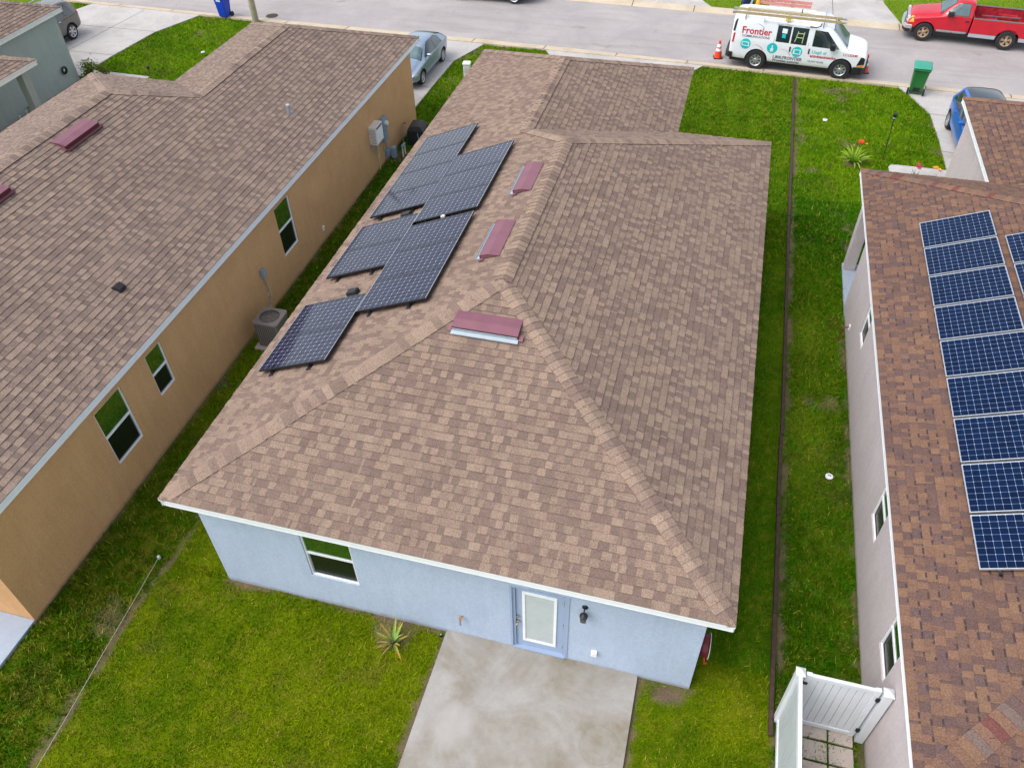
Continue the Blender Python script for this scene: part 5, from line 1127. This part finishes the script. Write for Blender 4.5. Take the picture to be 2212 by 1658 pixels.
b.add(vs, [(i*4+k, i*4+(k+1) % 4, (i+1)*4+(k+1) % 4, (i+1)*4+k) for i in range(2) for k in range(4)]+[(3, 2, 1, 0), (8, 9, 10, 11)]); b.build('housing', M['black'], e, bevel=.03); b = MB(); b.tube([(.1, -.34, .5), (.13, -.37, .3), (.10, -.40, .06)], .014); b.build('hose', M['meter'], e, smooth=True)
e = empty('wall_tap', (X, 19.1, .53), 0, 'wall tap with a dark hanging hose near the black box', 'tap'); b = MB(); b.cyl((0, 0, 0), (.09, 0, 0), .018, 10); b.cyl((.07, 0, .0), (.07, 0, .05), .03, 10); b.build('valve', M['brass'], e, smooth=True); b = MB(); b.tube([(.09, 0, 0), (.16, -.05, .0), (.18, -.35, -.2), (.12, -.45, -.42), (.2, -.5, -.5)], .014); b.build('hose', M['conduit'], e, smooth=True)
e = empty('backflow_valve', (-2.36, 17.72, 0), 0, 'pair of short white pipes joined by a blue valve in the side grass', 'pipes')
for dy in (-.09, .12): b = MB(); b.cyl((.0, dy, 0), (0, dy, .36), .025, 12); b.build('riser', M['pvc'], e, smooth=True)
b = MB(); b.box(-.035, .035, -.13, .16, .36, .44); b.cyl((0, -.07, .44), (0, -.07, .48), .03, 10); b.build('valve_body', M['meter'], e, bevel=.01)
e = empty('disconnect_box', (X, 8.48, 1.18), 0, 'small gray disconnect box above the air conditioner', 'electric box'); b = MB(); b.box(0, .10, -.08, .08, 0, .26); b.build('box_body', M['meter'], e, bevel=.02); b = MB(); b.box(.101, .108, -.05, .05, .05, .2); b.build('cover', M['galv'], e, bevel=.004)
b = MB(); b.tube([(.05, 0, 0), (.05, .02, -.3), (.05, .05, -.62), (.07, -.05, -.9), (.12, -.45, -.86), (.25, -.75, -.55)], .016); b.build('cable', M['conduit'], e, smooth=True)
for yy, z, mt, lab in ((8.55, .56, M['cream'], 'cream outlet cover beside the air conditioner cable'), (12.07, .46, M['white'], 'white outlet cover low on the tan wall past the far window')):
    e = empty('wall_outlet', (X, yy, z), 0, lab, 'outlet cover', 'outlet covers on the tan wall'); b = MB(); b.box(0, .04, -.05, .05, -.07, .07); b.build('cover', mt, e, bevel=.01); b = MB(); b.box(.0405, .046, -.03, .03, -.045, .045); b.build('plate', M['stake'], e)
# condenser
e = empty('air_conditioner', (-2.14, 7.32, 0), 0, 'taupe air conditioner condenser standing on its pad by the tan wall', 'air conditioner')
b = MB(); b.box(-.42, .45, -.45, .45, 0, .07); b.build('pad', M['paver'], e, bevel=.01)
b = MB(); rr_ = .34
n = 44; vs = []
def rsq(a, h, rad=.09):
    c, s = math.cos(a), math.sin(a); q = max(abs(c), abs(s)); k = h/q; x_, y_ = c*k, s*k
    x_ = max(-h+rad*.35, min(h-rad*.35, x_)) if abs(abs(x_)-h) < 1e-6 and abs(abs(y_)-h) < rad else x_; return x_, y_
pts = []
for cx, cy, a0 in ((1, 1, 0), (-1, 1, 90), (-1, -1, 180), (1, -1, 270)):
    for k in range(5): a = R(a0+k*22.5); pts.append((cx*(rr_-.08)+.08*math.cos(a), cy*(rr_-.08)+.08*math.sin(a)))
b.prism(pts, 'z', .07, .80); cab = b.build('cabinet', M['ac'], e)
b = MB()
for k in range(10):
    t = -.27+k*.06
    for s in (-1, 1): b.box(t, t+.012, *sorted((s*rr_, s*(rr_+.006))), .10, .78); b.box(*sorted((s*rr_, s*(rr_+.006))), t, t+.012, .10, .78)
b.build('louvre_fins', M['ac_dark'], cab)
b = MB(); N_ = len(pts); big = [(p[0]*1.04, p[1]*1.04) for p in pts]; M2 = 20; circ = [(.265*math.cos(R(9)+2*math.pi*k/M2-R(9)+R(0)), .265*math.sin(2*math.pi*k/M2)) for k in range(M2)]
vs = [(*p, .80) for p in big]+[(*p, .86) for p in big]+[(*p, .865) for p in circ]+[(*p, .70) for p in circ]
fs = []
for k in range(20):
    j = (k+1) % 20; fs += [(k, j, 20+j, 20+k), (20+k, 20+j, 40+j, 40+k), (40+k, 40+j, 60+j, 60+k)]
fs.append(tuple(range(60, 80)))
b.add(vs, fs); b.build('top_cover', M['ac'], e)
b = MB()
for rad in (.08, .13, .18, .23, .26): b.lathe([(rad-.003, .868), (rad+.003, .868), (rad+.003, .872), (rad-.003, .872), (rad-.003, .868)], (0, 0, 0), 'z', 28)
for k in range(8): a = math.pi*k/4; b.bar((.06*math.cos(a), .06*math.sin(a), .872), (.262*math.cos(a), .262*math.sin(a), .872), .005, .005)
b.build('fan_guard', M['ac_dark'], e)
b = MB()
for k in range(3):
    a = 2*math.pi*k/3; p = lambda r_, t, z: (r_*math.cos(a+t), r_*math.sin(a+t), z); b.add([p(.05, 0, .79), p(.24, -.15, .80), p(.25, .55, .76), p(.06, .6, .76)], [(0, 1, 2, 3)])
b.lathe([(.001, .81), (.07, .80), (.075, .75)], (0, 0, 0), 'z', 16); b.build('fan', M['ac'], e, recalc=False)
# right house small things
e = empty('wall_tap', (12.61, 10.95, .45), 0, 'tap with a short red hose on the pink wall by the porch', 'tap'); b = MB(); b.box(-.03, 0, -.05, .05, -.07, .07); b.build('plate', M['white'], e, bevel=.005); b = MB(); b.tube([(-.02, 0, 0), (-.10, .0, -.02), (-.18, -.02, -.12), (-.2, -.06, -.42)], .016); b.build('hose', M['darkred'], e, smooth=True)
e = empty('garden_torch', (14.14, 21.15, 0), R(0), 'thin black garden torch standing in the right front lawn', 'garden torch')
b = MB(); b.cyl((0, 0, 0), (-.07, 0, 1.50), .014, 8); b.build('pole', M['black'], e, smooth=True); b = MB(); b.lathe([(.02, 1.48), (.05, 1.52), (.05, 1.60), (.058, 1.63), (.07, 1.70), (.03, 1.73), (.001, 1.73)], (-.07, 0, 0), 'z', 14); b.build('lamp_top', M['black'], e, smooth=True); b = MB(); b.lathe([(.053, 1.545), (.053, 1.59)], (-.07, 0, 0), 'z', 14); b.build('lens', M['galv'], e, smooth=True)
e = empty('solar_light', (-15.54, 21.92, 0), 0, 'small black stake light in the tan house front lawn', 'garden light'); b = MB(); b.cyl((0, 0, 0), (0, 0, .28), .012, 8); b.build('stem', M['black'], e); b = MB(); b.lathe([(.02, .26), (.06, .30), (.075, .38), (.001, .40)], (0, 0, 0), 'z', 14); b.build('head', M['black'], e, smooth=True)
for k, (yy, h) in enumerate(((18.62, .30), (18.2, .28), (17.0, .30), (16.6, .26))):
    e = empty('white_stake', (-17.93+.02*k, yy-1.4, 0), 0, ['white stake farthest along the gray wall', 'white stake second from the farthest on the gray wall', 'white stake third along the gray wall planting', 'white stake nearest along the gray wall planting'][k], 'stake', 'white stakes along the gray wall'); b = MB(); b.cyl((0, 0, 0), (0, 0, h), .025, 8); b.build('stem', M['white'], e); b = MB(); b.cyl((0, 0, h), (0, 0, h+.03), .035, 8); b.build('tip', M['white'], e)
e = empty('hose_hanger', (-18.16, 20.05, .75), 0, 'small coil of hose hanging on the gray house wall', 'hose'); b = MB(); b.lathe([(.10, .02), (.15, .04), (.16, .08), (.11, .10), (.10, .02)], (0, 0, 0), 'x', 20); b.build('coil', M['black'], e, smooth=True); b = MB(); b.box(0, .06, -.03, .03, -.03, .03); b.build('hook', M['white'], e)

# ------------------------------------------------------------------ plants
def strap(mb, base, az, L, w, rise, droop, c0, c1, n=7, fold=.25):
    vs = []; d = Vector((math.cos(az), math.sin(az), 0)); sd = Vector((-math.sin(az), math.cos(az), 0)); p = Vector(base); el = rise
    for i in range(n):
        t = i/(n-1); wd = w*(1-t**1.8)*(.75+.5*math.sin(min(1, t*3)*1.57)); q = Vector((0, 0, 1))*wd*fold
        vs += [p-sd*wd/2+q, p, p+sd*wd/2+q]; p = p+(d*math.cos(el)+Vector((0, 0, 1))*math.sin(el))*(L/(n-1)); el -= droop/(n-1)
    for i in range(n-1):
        t = i/(n-2); col = tuple(c0[k]*(1-t)+c1[k]*t for k in range(3)); a = i*3; b0 = len(mb.v)
        mb.add(vs[a:a+6], [(0, 1, 4, 3), (1, 2, 5, 4)], col)
e = empty('aloe_plant', (4.10, -.16, 0), 0, 'spiky aloe with orange leaf tips beside the patio', 'plant'); pr_ = random.Random(5)
b = MB()
for k in range(12):
    a = k*2.4+pr_.uniform(-.3, .3); ou = k/12
    strap(b, (0.02*math.cos(a), .02*math.sin(a), .03), a, pr_.uniform(.34, .56), .058, 1.3-ou*1.0, pr_.uniform(.1, .7), (.19, .32, .08), (.50, .24, .04) if k % 3 else (.30, .38, .08), fold=.3)
b.build('leaves', M['leaf'], e, colors=True, recalc=False)
b = MB(); b.cyl((0, 0, -.02), (0, 0, .1), .05, 10, .03); b.build('stem', M['bark'], e)
b = MB()
for a in (3.7, 4.3, 3.3): strap(b, (0, 0, .03), a, .35, .03, .1, .3, (.35, .20, .10), (.42, .28, .16))
b.build('dry_leaves', M['leaf'], e, colors=True, recalc=False)
def flower(mb, c, r, col, n=6, s=0):
    for k in range(n):
        a = 2*math.pi*k/n+s; c_ = Vector(c); d = Vector((math.cos(a), math.sin(a), .45)).normalized(); sd = Vector((-math.sin(a), math.cos(a), 0))
        mb.add([c_, c_+d*r*.55-sd*r*.22, c_+d*r, c_+d*r*.55+sd*r*.22], [(0, 1, 2, 3)], col)
e = empty('lily_plant', (13.14, 20.78, 0), 0, 'clump of arching green leaves with orange-red lilies on the right lawn', 'plant')
b = MB()
for k in range(42): a = pr_.uniform(0, 6.28); strap(b, (.10*math.cos(a), .10*math.sin(a), 0), a, pr_.uniform(.38, .66), .058, pr_.uniform(.75, 1.4), pr_.uniform(.6, 1.6), (.14, .28, .015), (.33, .48, .05), 6)
b.build('leaves', M['leaf'], e, colors=True, recalc=False)
for (x_, y_, z_) in ((.12, .1, .72), (-.12, .05, .6)): b = MB(); b.col = (.12, .22, .02); b.cyl((0, 0, 0), (x_, y_, z_), .012, 6); b.build('stalk', M['leaf'], e, colors=True)
#b.build('stalks', M['leaf'], e, colors=True)
b = MB()
for k in range(7): flower(b, (.12+pr_.uniform(-.07, .07), .1+pr_.uniform(-.07, .07), .72+pr_.uniform(-.06, .08)), .11, (.75, .09, .02), s=k)
flower(b, (.27, .08, .68), .08, (.75, .25, .02)); b.build('blossoms', M['petal'], e, colors=True, recalc=False)
b = MB(); flower(b, (-.12, .05, .6), .06, (.45, .28, .12)); b.build('faded_bud', M['petal'], e, colors=True, recalc=False)
def flowering(x, y, cols, lab):
    e = empty('flower_plant', (x, y, 0), 0, lab, 'plant', 'flowering plants by the short right path'); b = MB()
    for k in range(16): a = pr_.uniform(0, 6.28); strap(b, (0, 0, 0), a, pr_.uniform(.25, .45), .03, pr_.uniform(.8, 1.4), pr_.uniform(.4, 1.2), (.06, .13, .01), (.12, .2, .02), 5)
    b.build('leaves', M['leaf'], e, colors=True, recalc=False); b = MB()
    for k in range(6): flower(b, (pr_.uniform(-.14, .14), pr_.uniform(-.1, .1), .50+pr_.uniform(-.06, .08)), .09, cols[k % len(cols)], s=k)
    b.build('blossoms', M['petal'], e, colors=True, recalc=False)
flowering(15.05, 19.95, [(.45, .01, .06), (.55, .02, .10)], 'magenta flowers peeking over the pink house roof edge, left one'); flowering(15.62, 19.95, [(.8, .35, .02), (.75, .10, .08), (.85, .45, .03)], 'yellow-orange flowers peeking over the pink house roof edge, right one')
def shrub(name, x, y, rx, ry, h, n, leaf, lab, cat='shrub', group=None, c=((.10, .17, .015), (.24, .28, .05))):
    e = empty(name, (x, y, 0), 0, lab, cat, group); b = MB(); tips = []
    for k in range(9):
        a = pr_.uniform(0, 6.28); q = (rx*.7*math.cos(a)*pr_.random(), ry*.7*math.sin(a)*pr_.random(), h*pr_.uniform(.6, 1)); b.tube([(0, 0, 0), (q[0]*.5, q[1]*.5, q[2]*.55), q], [.02, .012, .005], 5); tips.append(q)
    b.build('branches', M['bark'], e); b = MB()
    for k in range(n):
        t = tips[k % 9]; u = pr_.random()**.6; p = Vector((t[0]*u+pr_.gauss(0, rx*.22), t[1]*u+pr_.gauss(0, ry*.22), max(.04, t[2]*u+pr_.gauss(0, h*.10)))); d = Vector((pr_.gauss(0, 1), pr_.gauss(0, 1), pr_.gauss(.3, .8))).normalized(); s = d.orthogonal().normalized(); L = leaf*pr_.uniform(.7, 1.3); f = pr_.random()
        b.add([p, p+d*L*.5+s*L*.28, p+d*L, p+d*L*.5-s*L*.28], [(0, 1, 2, 3)], tuple(c[0][j]*(1-f)+c[1][j]*f for j in range(3)))
    b.build('foliage', M['leaf'], e, colors=True, recalc=False)
shrub('shrub', -17.85, 21.0, .55, .45, .85, 620, .09, 'leafy yellow-green shrub at the corner of the gray house')
shrub('shrub', -17.2, 21.15, .4, .3, .55, 260, .08, 'lower leafy shrub tapering onto the walkway beside the gray house')
for yy, lab in ((17.6, 'dark little plant farther along the gray wall'), (15.5, 'dark little plant nearer along the gray wall')): shrub('small_plant', -17.9, yy, .22, .3, .42, 160, .07, lab, 'plant', 'small plants along the gray wall', ((.05, .06, .015), (.16, .13, .05)))
for k in range(0): pass
#@@END
